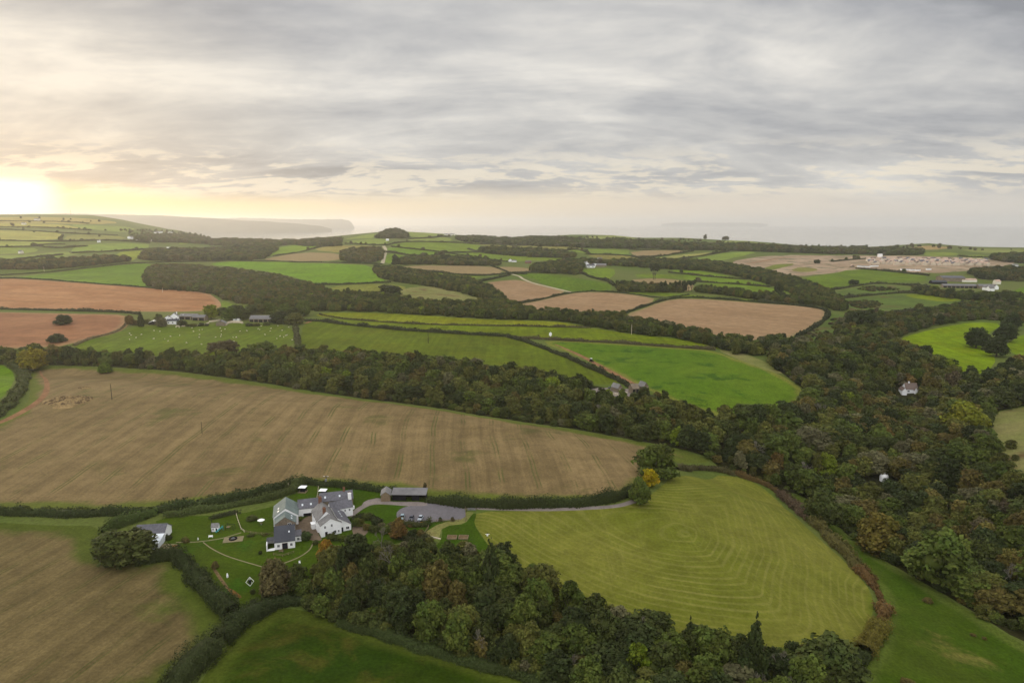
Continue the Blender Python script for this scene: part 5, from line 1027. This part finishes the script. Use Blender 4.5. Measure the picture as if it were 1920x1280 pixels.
def pole(px, hpx, label, mat=WOOD, arm=True, r=.16, group=None, name='telegraph_pole', k=1.0):
    p = P(*px); h = hpx/ppm(p)/.93; b = empty(name, p, 0, label, 'pole', group); v, q = lathe([(r*1.1,-.4),(r,0),(r*.7,h)], 7); meshobj('post', v, q, mat, b)
    if arm: boxes('crossarm', [(-1.2,1.2,-.28,-.16,h-.7,h-.52)], mat, b); boxes('insulator', [(x-.09,x+.09,-.27,-.15,h-.52,h-.25) for x in (-1.1,-.55,.55,1.1)], WHITEP, b)
    return b
DKW = plain('dark_pole', alb(58,54,50), .2, 2, .9)
pole((210,749), 28, 'dark pole standing in the stubble field beside the straw heap', DKW, False, .22); pole((379,813), 22, 'thin pole on a green tuft in the middle of the stubble field', DKW, False, .15)
b = pole((612,908), 17, 'dark pole with a transformer behind the garden shelters', DKW, True, .22); boxes('transformer', [(-.45,.45,-.7,-.2,1.6,2.9)], METAL, b)
pole((42,689), 18, 'pale pole with a crossarm at the corner of the curved left hedge', PALEB); pole((803,643), 20, 'dark pole in the broad olive green field', DKW, False, .26); pole((541,917), 12, 'pale post between the two clipped hedges', PALEB, False, .2)
pole((1184,627), 18, 'pale pole against the valley tree belt', PALEB, False, .28); pole((1748,727), 17, 'pole with a crossarm right of the valley cottage', PALEB); pole((83,510), 9, 'pale pole in front of the left roadside wood', PALEB, True, .3); pole((305,548), 8, 'pale pole on the top edge of the red field', PALEB, False, .3)
b = pole((1032,635), 12, 'white post with a box on the central green strip', WHITEP, False, .5); boxes('cabinet', [(-1.4,1.4,-.3,.5,3.4,6.2)], WHITEP, b)
b = pole((133,404), 10, 'thin mast on the far left hill crest', METAL, False, .8); b['category'] = 'mast'
# straw and manure heaps
def heap(px, wpx, dpx, h, label, mat, n=46):
    p = P(*px); s = ppm(p); W_, D_ = wpx/s, dpx/s/math.sin(math.atan2(H, math.hypot(p[0], p[1]))); r_ = np.random.default_rng(int(px[0])); V = []; Q = []
    nu, nv = 34, 16; lump = r_.uniform(.15, 1, (nv, nu))
    for j in range(nv):
        for i in range(nu):
            u, v = i/(nu-1)*2-1, j/(nv-1)*2-1; e = max(0, 1-(abs(u)**2.4+abs(v)**2.4)); V.append((u*W_/2*(1+r_.normal(0,.02)), v*D_/2*(1+r_.normal(0,.03)), -.3+(.3 if e > 0 else 0)+h*e**.45*(lump[j,i]*.8+.2)))
    Q = [(j*nu+i, j*nu+i+1, (j+1)*nu+i+1, (j+1)*nu+i) for j in range(nv-1) for i in range(nu-1)]
    return tag(meshobj('manure_heap', V, Q, mat, loc=p), label, 'heap')
HEAPM = (lambda m: (lambda p: m.done(m.mix(m.step(m.noise(p, .35, 5, .7), .42, .56), alb(84,68,50), alb(146,124,86)), (m.noise(p, 1, 4), .4)))(m.pos()))(N('straw_and_muck')); STRAW = plain('pale_straw', alb(146,124,86), .25, 1.2, .95, .1)
heap((127,751), 84, 14, 2.4, 'long heap of straw and muck at the left of the stubble field', HEAPM); heap((119,763), 38, 6, 1.2, 'low pale straw pile in front of the muck heap', STRAW); heap((158,727), 22, 3, .9, 'thin line of straw lumps behind the muck heap', HEAPM)
# garden things
def shelter(px, label):
    p = P(*px); b = empty('garden_shelter', p, R(-4), label, 'shelter', 'white topped garden shelters behind the barns')
    boxes('deck', [(-1.9,1.9,-1.9,1.5,-.3,.12)], WOOD, b)
    for x in (-1.35, 1.35):
        for y in (-1.3, 1.1): boxes('post', [(x-.07,x+.07,y-.07,y+.07,.12,2.15)], BLACKT, b)
    boxes('back_panel', [(-1.28,1.28,1.04,1.1,.12,2.1)], BLACKT, b); boxes('hot_tub', [(-1.0,1.0,-.9,.9,.12,1.0)], BLACKT, b)
    meshobj('canopy', [(-1.7,-1.6,2.2),(1.7,-1.6,2.2),(1.7,1.4,2.2),(-1.7,1.4,2.2),(-1.5,-1.4,2.42),(1.5,-1.4,2.42),(1.5,1.2,2.42),(-1.5,1.2,2.42)], [(0,3,2,1),(4,5,6,7),(0,1,5,4),(1,2,6,5),(2,3,7,6),(3,0,4,7)], WHITEP, b)
shelter((568,921), 'white topped shelter nearest the clipped hedge corner'); shelter((606,927), 'white topped shelter below the pole with the transformer')
b = empty('parasol', P(490,983), 0, 'white open parasol on the lawn left of the green roofed barn', 'parasol'); v, q = lathe([(.04,0),(.04,2.3)], 6); meshobj('pole', v, q, WOOD, b); v, q = lathe([(1.45,1.95),(.75,2.3),(.03,2.5)], 8); meshobj('canopy', v, q, WHITEP, b); v, q = lathe([(.0,.0),(.3,.0),(.3,.1),(.05,.12)], 8); meshobj('base', v, q, METAL, b); v, q = lathe([(.0,.70),(.6,.70),(.6,.75),(0,.75)], 10); tag(meshobj('garden_table', v, q, WOOD, loc=P(490,983)), 'round garden table under the white parasol', 'table')
b = bld('playhouse', 'small white playhouse in front of the low dark hedge on the lawn', (396.5,996.5), -10, 'playhouse'); gable(b, 0, 2.6, 0, 2.2, 1.9, 2.9, 'x', WHITEP, OLDSL, ov=.2); win(b, 'f', 0, .7, .7, .5, .6); win(b, 'f', 0, 1.9, 0, .6, 1.4, 'door', WHITEP, GLASS)
TEAL = plain('teal_plastic', alb(60,140,138), .05, 1, .4); p = P(413,995); b = empty('slide', p, R(-35), 'teal garden slide right of the white playhouse', 'slide')
meshobj('chute', [(x, y, z+dz) for dz in (0,.14) for y, z in ((-2.0,.2),(-1.4,.3),(1.1,1.5)) for x in (-.35,.35)], [(0,1,3,2),(2,3,5,4),(6,8,9,7),(8,10,11,9),(0,2,8,6),(2,4,10,8),(1,7,9,3),(3,9,11,5)], TEAL, b); boxes('ladder', [(-.35,-.28,1.1,1.2,0,1.9),(.28,.35,1.1,1.2,0,1.9)]+[(-.28,.28,1.12,1.18,z,z+.06) for z in (.3,.7,1.1)], TEAL, b)
b = empty('swing_frame', P(432,992), R(-10), 'dark timber climbing frame between the slide and the garden fence', 'climbing frame'); [boxes('post', [(x-.06,x+.06,y-.06,y+.06,0,2.2)], BLACKT, b) for x in (-1.6,1.6) for y in (-.7,.7)]; boxes('beam', [(-1.8,1.8,-.07,.07,2.2,2.34)], BLACKT, b); boxes('platform', [(-1.5,-.2,-.7,.7,1.0,1.1)], WOOD, b)
tag(boxes('fire_pit_slab', [(-3.6,3.6,-2.2,2.2,-.3,.1)], PAVE, loc=P(437.5,1011)), 'pale paved slab on the lawn carrying a round seat', 'paving slab').rotation_euler = (0,0,R(14))
b = empty('fire_pit', P(437,1010.5)+Vector((0,0,.1)), 0, 'round dark fire pit with a ring seat on the pale slab', 'fire pit'); v, q = lathe([(1.5,0),(1.5,.45),(1.15,.45),(1.15,0)], 18); meshobj('seat', v, q, BLACKT, b); v, q = lathe([(.0,.02),(.5,.02),(.6,.5),(.5,.5),(.42,.2),(0,.2)], 14); meshobj('bowl', v, q, METAL, b)
def bench(px, az, label, mat=WHITEP):
    b = empty('garden_bench', P(*px), R(az), label, 'bench'); boxes('seat', [(-.8,.8,-.25,.2,.42,.48)], mat, b); boxes('backrest', [(-.8,.8,.2,.25,.5,.95)], mat, b)
    for x in (-.72, .72): boxes('leg', [(x-.04,x+.04,-.22,-.14,0,.42),(x-.04,x+.04,.16,.24,0,.42)], mat, b)
bench((395,1007.5), 8, 'white bench beside the paved path below the playhouse'); bench((527,1034.5), 0, 'grey bench on the paved strip in front of the slate cottage', WOOD)
p = P(469,1098); b = empty('goal_frame', p, R(20), 'white diamond shaped frame standing on the lawn above the round tree', 'garden frame'); m_ = [((0,0,0),(1.3,.2,1.5)),((1.3,.2,1.5),(0,.4,3.1)),((0,.4,3.1),(-1.3,.2,1.5)),((-1.3,.2,1.5),(0,0,0)),((0,.4,3.1),(.5,1.6,0)),((0,.4,3.1),(-.5,1.6,0))]
link(bpy.data.objects.new('bar', tubes('bar', [((a, .09), (c, .09)) for a, c in m_], WHITEP)), b); boxes('pane', [(-.45,.45,.21,.26,.9,2.1)], GLASS, b)
v, q = lathe([(.0,0),(.32,0),(.38,.5),(.25,1.3),(.12,1.6),(0,1.65)], 9); tag(meshobj('garden_statue', v, q, WHITEP, loc=P(426.5,1082)), 'small white statue on the lawn beside the narrow bed', 'statue'); tag(meshobj('garden_lamp', [(x*.6,y*.6,z*.6) for x, y, z in v], q, WHITEP, loc=P(371.5,1011.5)), 'small white ornament beside the paved path', 'ornament')
b = empty('garden_chair', P(562,1056), R(30), 'pale chair on the lawn at the edge of the farmhouse trees', 'chair'); boxes('seat', [(-.3,.3,-.3,.3,.4,.46)], WHITEP, b); boxes('backrest', [(-.3,.3,.28,.34,.46,1.0)], WHITEP, b); [boxes('leg', [(x-.03,x+.03,y-.03,y+.03,0,.4)], WHITEP, b) for x in (-.26,.26) for y in (-.26,.26)]
def bed(px, label):
    b = empty('raised_bed', P(*px), R(-2), label, 'raised bed'); boxes('frame', [(-1.9,1.9,-1.5,-1.3,-.1,.5),(-1.9,1.9,1.3,1.5,-.1,.5),(-1.9,-1.7,-1.3,1.3,-.1,.5),(1.7,1.9,-1.3,1.3,-.1,.5),(-1.7,1.7,-.08,.08,.0,.46)], WOOD, b); boxes('soil', [(-1.7,1.7,-1.3,-.08,-.1,.38),(-1.7,1.7,.08,1.3,-.1,.38)], SOIL, b)
bed((847.5,1007.5), 'timber raised bed on the small bright lawn, further from the mown field'); bed((869,1007.5), 'timber raised bed on the small bright lawn, next to the mown field edge')
b = empty('scarecrow', P(914,1007), 0, 'white and black scarecrow on the edge of the mown field', 'scarecrow'); v, q = lathe([(.05,0),(.05,1.7)], 6); meshobj('post', v, q, WOOD, b); v, q = lathe([(.3,.6),(.35,.9),(.28,1.4),(.1,1.5)], 8); meshobj('coat', v, q, WHITEP, b); boxes('arm', [(-.8,.8,-.08,.08,1.25,1.4)], WHITEP, b); v, q = lathe([(.02,1.5),(.18,1.58),(.2,1.75),(.02,1.92)], 8); meshobj('head', v, q, BLACKT, b)
def fence(pts, label, h=1.1, gap=2.2, mat=WOOD, rails=3, name='post_and_rail_fence'):
    w = np.array(densify(unproj(chaikin(pts, False, 0)), False, 0, gap)); z = terrain(w[:,0], w[:,1]); o = np.array([w[0,0], w[0,1], z[0]]); b = empty(name, o, 0, label, 'fence'); q = np.column_stack([w, z])-o
    for a in q: boxes('post', [(a[0]-.07,a[0]+.07,a[1]-.07,a[1]+.07,a[2]-.3,a[2]+h)], mat, b)
    link(bpy.data.objects.new('rail', tubes('rail', [((tuple(a+np.array([0,0,h*(k+.7)/rails])), .05), (tuple(c+np.array([0,0,h*(k+.7)/rails])), .05)) for a, c in zip(q[:-1], q[1:]) for k in range(rails)], mat, 4)), b)
fence([(872.5,951),(873,962),(873.5,976)], 'timber fence along the right side of the car park'); fence([(873.5,976.5),(845,978),(806,979)], 'timber fence along the bottom right of the car park', 1.3); fence([(806,980),(803,990),(796,1001)], 'timber fence dropping from the car park to the garden trees')
fence([(442,961),(446,975),(452,992),(458,997)], 'pale garden fence running down the lawn from the hedge', .9, 2.2, PALEB, 2); fence([(460,997),(480,1001),(500,1002),(512,1001)], 'low dark fence between the parasol lawn and the round seat', .9, 2.0, WOOD, 2); fence([(594,936),(596,925),(597,914)], 'thin fence between the two garden shelters', .9, 2, PALEB, 2)
fence([(623,933),(626,941),(650,940)], 'thin fence around the grass behind the barn range', .9, 2, WOOD, 2); fence([(513,1040),(530,1043),(551,1036)], 'thin fence in front of the slate cottage', .9, 2, WOOD, 2); fence([(396,975),(398,985),(396,1000)], 'dark fence beside the playhouse corner', 1.0, 1.5, BLACKT, 2)
b = empty('field_gate', P(884,957.5), R(4), 'grey five bar gate at the end of the lane by the car park', 'gate'); boxes('post', [(-1.95,-1.75,-.1,.1,-.3,1.4),(1.75,1.95,-.1,.1,-.3,1.4)], WOOD, b); boxes('bars', [(-1.7,1.7,-.03,.03,z,z+.09) for z in (.25,.5,.75,1.0,1.22)]+[(-1.7,-1.6,-.04,.04,.2,1.3),(1.6,1.7,-.04,.04,.2,1.3)], METAL, b)
for i, (x, y, a) in enumerate(((842,1043.5,30),(849,1046,-40),(870,1044,70))):
    v, q = lathe([(0,-1.5),(.34,-1.5),(.34,1.5),(0,1.5)], 9); o = tag(meshobj('cut_log', v, q, PALEB, loc=P(x,y)+Vector((0,0,.34))), 'pale cut log lying in the brambles below the small lawn', 'log', 'cut logs lying in the brambles'); o.rotation_euler = (math.pi/2, 0, R(a))
for x, y, a, lb in ((754,998,20,'pale timber edging below the clipped round shrub'),(815,1008,-26,'pale timber edging at the top of the garden wood')):
    o = tag(boxes('timber_edging', [(-2.6,2.6,-.2,.2,-.1,.35),(-2.6,2.6,.24,.5,-.1,.2)], PALEB, loc=P(x,y)), lb, 'edging'); o.rotation_euler = (0,0,R(a))
# walls round the farm
def stonewall(pts, h, label, mat=PALEB, th=.6):
    w = np.array(densify(unproj(chaikin(pts, False, 1)), False, .004, 3)); z = terrain(w[:,0], w[:,1]); t = np.gradient(w, axis=0); t /= np.linalg.norm(t, axis=1)[:,None]; nr = np.stack([-t[:,1], t[:,0]], 1)*th/2; n = len(w)
    V = np.concatenate([np.column_stack([w+nr, z-.5]), np.column_stack([w+nr, z+h]), np.column_stack([w-nr, z+h]), np.column_stack([w-nr, z-.5])]); Q = [(k*n+i, k*n+i+1, ((k+1) % 4)*n+i+1, ((k+1) % 4)*n+i) for k in range(4) for i in range(n-1)]
    tag(meshobj('stone_wall', V, Q, mat), label, 'wall')
stonewall([(423,611),(430,605),(450,605),(456,607)], 2.4, 'pale curved wall beside the round stone farm building'); stonewall([(330,612),(352,612),(370,611),(385,609),(392,606)], 1.6, 'pale low wall in front of the farm barns'); stonewall([(392,604),(405,603),(413,601)], 2, 'cream wall left of the round stone building'); stonewall([(652,966),(660,955),(664,953)], 1.4, 'white garden wall at the back of the farmhouse', WHITE); stonewall([(1146,739),(1160,741),(1176,738)], 1.4, 'pale wall beside the small grey stone house')
# tractor on the track, sheep in the pasture
p = P(1109,678); b = empty('tractor', p, R(30), 'small dark tractor with a white roof on the red track', 'tractor'); boxes('body', [(-.45,.45,-2.0,1.2,.7,1.5),(-.55,.55,.2,1.2,1.5,1.9)], BLACKT, b); boxes('cab_roof', [(-.8,.8,-.3,1.4,2.75,2.95)], WHITEP, b); boxes('cab_window', [(-.7,.7,-.2,1.3,1.9,2.75)], GLASS, b)
for x in (-.85, .85):
    for y, r2 in ((-1.6,.5),(.9,.85)): v, q = lathe([(0,-.22),(r2,-.22),(r2,.22),(0,.22)], 14); meshobj('wheel', [(z, x_, y_) for x_, y_, z in v], q, BLACKT, b, (x, y, r2))
bm = bmesh.new(); ly = bm.verts.layers.skin.verify()
def sv(co, r): v = bm.verts.new(co); v[ly].radius = r; return v
hip = sv((.42,0,.72), (.27,.26)); mid = sv((0,0,.74), (.31,.30)); sh = sv((-.42,0,.72), (.25,.25)); nk = sv((-.6,0,.92), (.13,.14)); hd = sv((-.84,0,.98), (.08,.09))
for a, c in ((hip, mid), (mid, sh), (sh, nk), (nk, hd)): bm.edges.new((a, c))
for bv, x in ((hip, .48), (sh, -.46)):
    for s in (-1, 1): k1 = sv((x,.16*s,.42), (.09,.09)); k2 = sv((x-.02,.16*s,.03), (.05,.05)); bm.edges.new((bv, k1)); bm.edges.new((k1, k2))
me = bpy.data.meshes.new('sheep_base'); bm.to_mesh(me); bm.free(); tmp = bpy.data.objects.new('sheep_base', me); COL.objects.link(tmp); tmp.modifiers.new('s', 'SKIN')
me.skin_vertices[0].data[1].use_root = True; sm_ = bpy.data.meshes.new_from_object(tmp.evaluated_get(bpy.context.evaluated_depsgraph_get())); bpy.data.objects.remove(tmp); sm_.materials.clear(); sm_.materials.append(plain('wool', alb(214,206,184), .1, 3, .95)); sm_.name = 'sheep'
SH = [(243,626),(246,629),(243,637),(289,620.5),(309,636),(315,640),(320,631.5),(337,629.5),(330,614),(336,614.5),(350,643.5),(360,615.5),(363,622),(374,619.5),(374,628),(373.5,633),(379,618.5),(378,646),(404,633),(413,616),(415,621),(415,628),(414,631.5),(415,641),(422,618),(437,633),(439,641),(443,633),(450,621.5),(463,621),(473,611),(484,617),(487,618.5),(490,612),(497,628),(507,621.5),(508,616.5),(521,611.5),(525,631),(529,620),(532,632.5),(536,630),(541,614),(538,629),(548,638),(519,635.5),(288,636),(265,628),(255,634),(549,616),(300,622)]
for i, (x, y) in enumerate(SH):
    p = P(x, y); o = link(bpy.data.objects.new('sheep', sm_)); o.location = p; o.rotation_euler = (0, 0, rng.uniform(0, 6.28)); k = rng.uniform(.95, 1.2); o.scale = (k, k, k); tag(o, 'cream sheep grazing in the pasture below the white farm', 'sheep', 'sheep grazing below the white farm')
HAZE_D = 5.6e-5; HAZE_COL = (1.0,.99,.97,1); HAZE_G = .58
SUN_ELEV = 6.0; SUN_E = 1.5; EXPO = 0.0; SKY_GAIN = 1.0; ZEN = 1.65; BACK = 1.55
SKYC = [(152,154,160),(177,178,182),(204,203,202),(238,234,227)]
# ------------------------------------------------------------------ sea, far headlands
def headland(label, sky, dist, foot, mat):
    """a long ridge of real hills across the bay, with slopes falling to the sea on both sides"""
    n = len(sky)*14; px = np.linspace(sky[0][0], sky[-1][0], n); py = np.interp(px, [s[0] for s in sky], [s[1] for s in sky])
    py = py + np.convolve(rng.normal(0, .5, n), np.ones(3)/3, 'same')
    a, c, d = rays(px, py); h = np.hypot(a, c); x0, y0, zt = a/h, c/h, H + d/h*dist
    V = []; K = 12
    for k in range(K):
        t = k/(K-1); dr = (t-.42)*dist*.30; prof = math.sin(math.pi*min(1, t/.84))**.7 if t < .84 else 0
        wob = np.convolve(rng.normal(0, 1, n), np.ones(9)/9, 'same')*dist*.006
        z = SEA - 20 + (zt-SEA+20)*(prof if k != 5 else 1.0)
        rr = dist + dr + wob*(0 if k == 5 else 1); V.append(np.column_stack([x0*rr, y0*rr, z]))
    V = np.concatenate(V); q = [(k*n+i, k*n+i+1, (k+1)*n+i+1, (k+1)*n+i) for k in range(K-1) for i in range(n-1)]
    me = npmesh('hills', V, q, mat); me.polygons.foreach_set('use_smooth', [True]*len(me.polygons))
    return tag(link(bpy.data.objects.new('hills', me)), label, 'hills', kind='structure')
SEA = -48.0
HILLM = plain('headland_heath', (.07,.062,.04,1), .35, .003, .95)
headland('long wooded headland sloping into the sea on the left', [(-700,400),(-100,402),(120,400.5),(180,401),(300,404),(380,408),(430,411.5),(500,415),(560,419),(600,423),(622,429)], 15000, 430, HILLM)
headland('fainter ridge of hills behind the end of the headland', [(340,417),(400,410.5),(430,409),(470,408.5),(530,410.5),(600,411.5),(640,410.5),(654,413),(660,418),(665,427)], 23000, 426, HILLM)
headland('very faint low island on the sea horizon', [(1240,419.5),(1262,417.6),(1300,417.2),(1350,417.5),(1380,417.2),(1420,418.2),(1440,420)], 44000, 420, HILLM)
def seam():
    m = N('sea_water'); p = m.vscale(m.pos(), (1, .35, 1)); h = m.noise(p, .02, 6, .7)
    m.b.inputs['Specular IOR Level'].default_value = .5
    m.done((.11,.13,.135,1), (h, .35), .09); return m.m
nseg = 96; sv = [(0, 0, SEA)] + [(RAD*math.sin(2*math.pi*i/nseg), RAD*math.cos(2*math.pi*i/nseg), SEA) for RAD in (2000, 8000, 44000) for i in range(nseg)]
sf = [(0, 1+(i+1) % nseg, 1+i) for i in range(nseg)] + [(1+k*nseg+i, 1+k*nseg+(i+1) % nseg, 1+(k+1)*nseg+(i+1) % nseg, 1+(k+1)*nseg+i) for k in (0, 1) for i in range(nseg)]
tag(meshobj('sea', sv, sf, seam()), 'calm pale grey sea beyond the coast', 'sea', kind='structure')

# ------------------------------------------------------------------ haze
hb = 48000.0; z0, z1 = SEA-120, 340.0
hv = [(x, y, z) for z in (z0, z1) for x, y in ((-hb,-hb),(hb,-hb),(hb,hb),(-hb,hb))]
hm = bpy.data.materials.new('haze'); hm.use_nodes = True; ht = hm.node_tree; ht.nodes.clear()
pv = ht.nodes.new('ShaderNodeVolumePrincipled'); oo = ht.nodes.new('ShaderNodeOutputMaterial')
pv.inputs['Color'].default_value = HAZE_COL; pv.inputs['Density'].default_value = HAZE_D; pv.inputs['Anisotropy'].default_value = HAZE_G
ht.links.new(pv.outputs[0], oo.inputs['Volume'])
tag(meshobj('haze', hv, [(0,3,2,1),(4,5,6,7),(0,1,5,4),(1,2,6,5),(2,3,7,6),(3,0,4,7)], hm), 'thin pale evening haze over the countryside and sea', 'haze', kind='stuff')

# ------------------------------------------------------------------ sky and sun
SUN_AZ, SUN_EL = R(-36.0), R(SUN_ELEV)
W = bpy.data.worlds.new('World'); S.world = W; W.use_nodes = True
m = N('tmp'); mt = m.m; m.t = W.node_tree; bg = m.t.nodes['Background']
def world():
    d = m.n('ShaderNodeTexCoord').outputs['Generated']
    sx = m.n('ShaderNodeSeparateXYZ'); m.set(sx.inputs[0], d); x, y, z = sx.outputs
    zz = m.math('MAXIMUM', z, 0.0)
    k = m.math('DIVIDE', 1.0, m.math('ADD', zz, .22))
    cb = m.n('ShaderNodeCombineXYZ'); m.set(cb.inputs[0], m.math('MULTIPLY', x, k)); m.set(cb.inputs[1], m.math('MULTIPLY', y, k)); m.set(cb.inputs[2], 11.3)
    rot = m.vscale(cb.outputs[0], (.55, 1.0, 1), R(-14))
    n1 = m.noise(rot, 1.15, 7, .56, .7); n2 = m.noise(rot, 3.4, 6, .58, .6); n3 = m.noise(m.vscale(cb.outputs[0], (.6, 1, 1), R(-8)), .6, 3, .5)
    n4 = m.noise(m.vscale(cb.outputs[0], (.75, 1.0, 1), R(20)), 10.0, 4, .55, .3)
    n = m.math('ADD', m.math('ADD', m.math('MULTIPLY', n1, .40), m.math('MULTIPLY', n2, .19)), m.math('ADD', m.math('MULTIPLY', n3, .35), m.math('MULTIPLY', n4, .06)))
    # direction to the sun
    sd = m.n('ShaderNodeVectorMath', operation='DOT_PRODUCT'); m.set(sd.inputs[0], d)
    sd.inputs[1].default_value = (math.sin(SUN_AZ)*math.cos(R(1.6)), math.cos(SUN_AZ)*math.cos(R(1.6)), math.sin(R(1.6)))
    dot = sd.outputs['Value']
    hd = m.n('ShaderNodeVectorMath', operation='DOT_PRODUCT')
    hx = m.n('ShaderNodeCombineXYZ'); m.set(hx.inputs[0], x); m.set(hx.inputs[1], y)
    hn = m.n('ShaderNodeVectorMath', operation='NORMALIZE'); m.set(hn.inputs[0], hx.outputs[0])
    m.set(hd.inputs[0], hn.outputs[0]); hd.inputs[1].default_value = (math.sin(SUN_AZ), math.cos(SUN_AZ), 0)
    az = hd.outputs['Value']
    L = lambda *c: lin(c)+(1,)
    cr = m.n('ShaderNodeValToRGB'); m.set(cr.inputs[0], n)
    e = cr.color_ramp.elements; e[0].position = .42; e[0].color = L(*SKYC[0]); e[1].position = .60; e[1].color = L(*SKYC[3])
    for pz, c in ((.465, SKYC[1]), (.525, SKYC[2])):
        q = e.new(pz); q.color = L(*c)
    cloud = cr.outputs[0]
    # warm light on the clouds near the sun
    wf = m.step(dot, .90, 1.0)
    cloud = m.mix(m.math('MULTIPLY', wf, .34), cloud, m.mix(1.0, cloud, (1.08, 1.0, .86, 1), 'MULTIPLY'))
    # bright clear band under the cloud deck
    hr = m.n('ShaderNodeValToRGB'); m.set(hr.inputs[0], az); e = hr.color_ramp.elements
    e[0].position = .0; e[0].color = L(205,203,200); e[1].position = 1.0; e[1].color = (1.0, .78, .42, 1)
    for pz, c in ((.35, L(223,216,206)), (.62, L(231,219,203)), (.83, L(240,224,198)), (.93, L(246,225,186)), (.985, (.97,.74,.38,1))):
        q = e.new(pz); q.color = c
    band = hr.outputs[0]
    edge = m.math('ADD', zz, m.math('MULTIPLY', m.math('SUBTRACT', m.noise(m.vscale(cb.outputs[0], (1.0, .5, 1)), .9, 6, .6), .5), .045))
    bm = m.step(edge, .024, .054, 1, 0)
    col = m.mix(bm, cloud, band)
    low = m.step(zz, .0, .02, 1, 0)
    col = m.mix(m.math('MULTIPLY', low, .8), col, band)
    # lit fringes just above the band
    fr = m.math('MULTIPLY', m.math('MULTIPLY', m.step(zz, .026, .046), m.step(zz, .06, .12, 1, 0)), m.step(m.math('ADD', n2, m.math('MULTIPLY', m.math('SUBTRACT', n4, .5), .6)), .47, .60))
    col = m.mix(m.math('MULTIPLY', fr, .65), col, L(246,234,212))
    # the sun's own glow through the gap
    gl = m.math('MULTIPLY', m.math('POWER', m.step(dot, .9972, 1.0), 2.0), m.step(edge, .036, .056, 1, 0))
    col = m.mix(gl, col, (1.8, 1.6, 1.15, 1))
    ns = m.n('ShaderNodeTexSky', sky_type='NISHITA', sun_disc=False, sun_elevation=SUN_EL, sun_rotation=SUN_AZ)
    gain = m.math('ADD', m.math('ADD', 1.0, m.step(z, .33, .8, 0, ZEN)), m.step(y, .1, -.6, 0, BACK))
    col = m.mul(col, m.math('MULTIPLY', gain, 10.0*SKY_GAIN))
    col = m.mix(.94, ns.outputs[0], col)
    below = m.step(z, -.02, 0.0)
    m.set(bg.inputs['Color'], col); bg.inputs['Strength'].default_value = .1
world(); bpy.data.materials.remove(mt)
sun = bpy.data.lights.new('sun', 'SUN'); sun.energy = SUN_E; sun.angle = R(14); sun.color = (1, .79, .53)
so = bpy.data.objects.new('sun', sun); COL.objects.link(so)
so.rotation_euler = Vector((-math.sin(SUN_AZ)*math.cos(SUN_EL), -math.cos(SUN_AZ)*math.cos(SUN_EL), -math.sin(SUN_EL))).to_track_quat('-Z', 'Y').to_euler()

S.view_settings.view_transform = 'Standard'; S.view_settings.look = 'None'; S.view_settings.exposure = EXPO; S.view_settings.gamma = 1
S.render.engine = 'CYCLES'; S.cycles.max_bounces = 5; S.cycles.diffuse_bounces = 2; S.cycles.glossy_bounces = 1; S.cycles.transmission_bounces = 2
S.cycles.volume_bounces = 2; S.cycles.transparent_max_bounces = 4; S.cycles.use_denoising = True; S.cycles.caustics_reflective = False; S.cycles.caustics_refractive = False
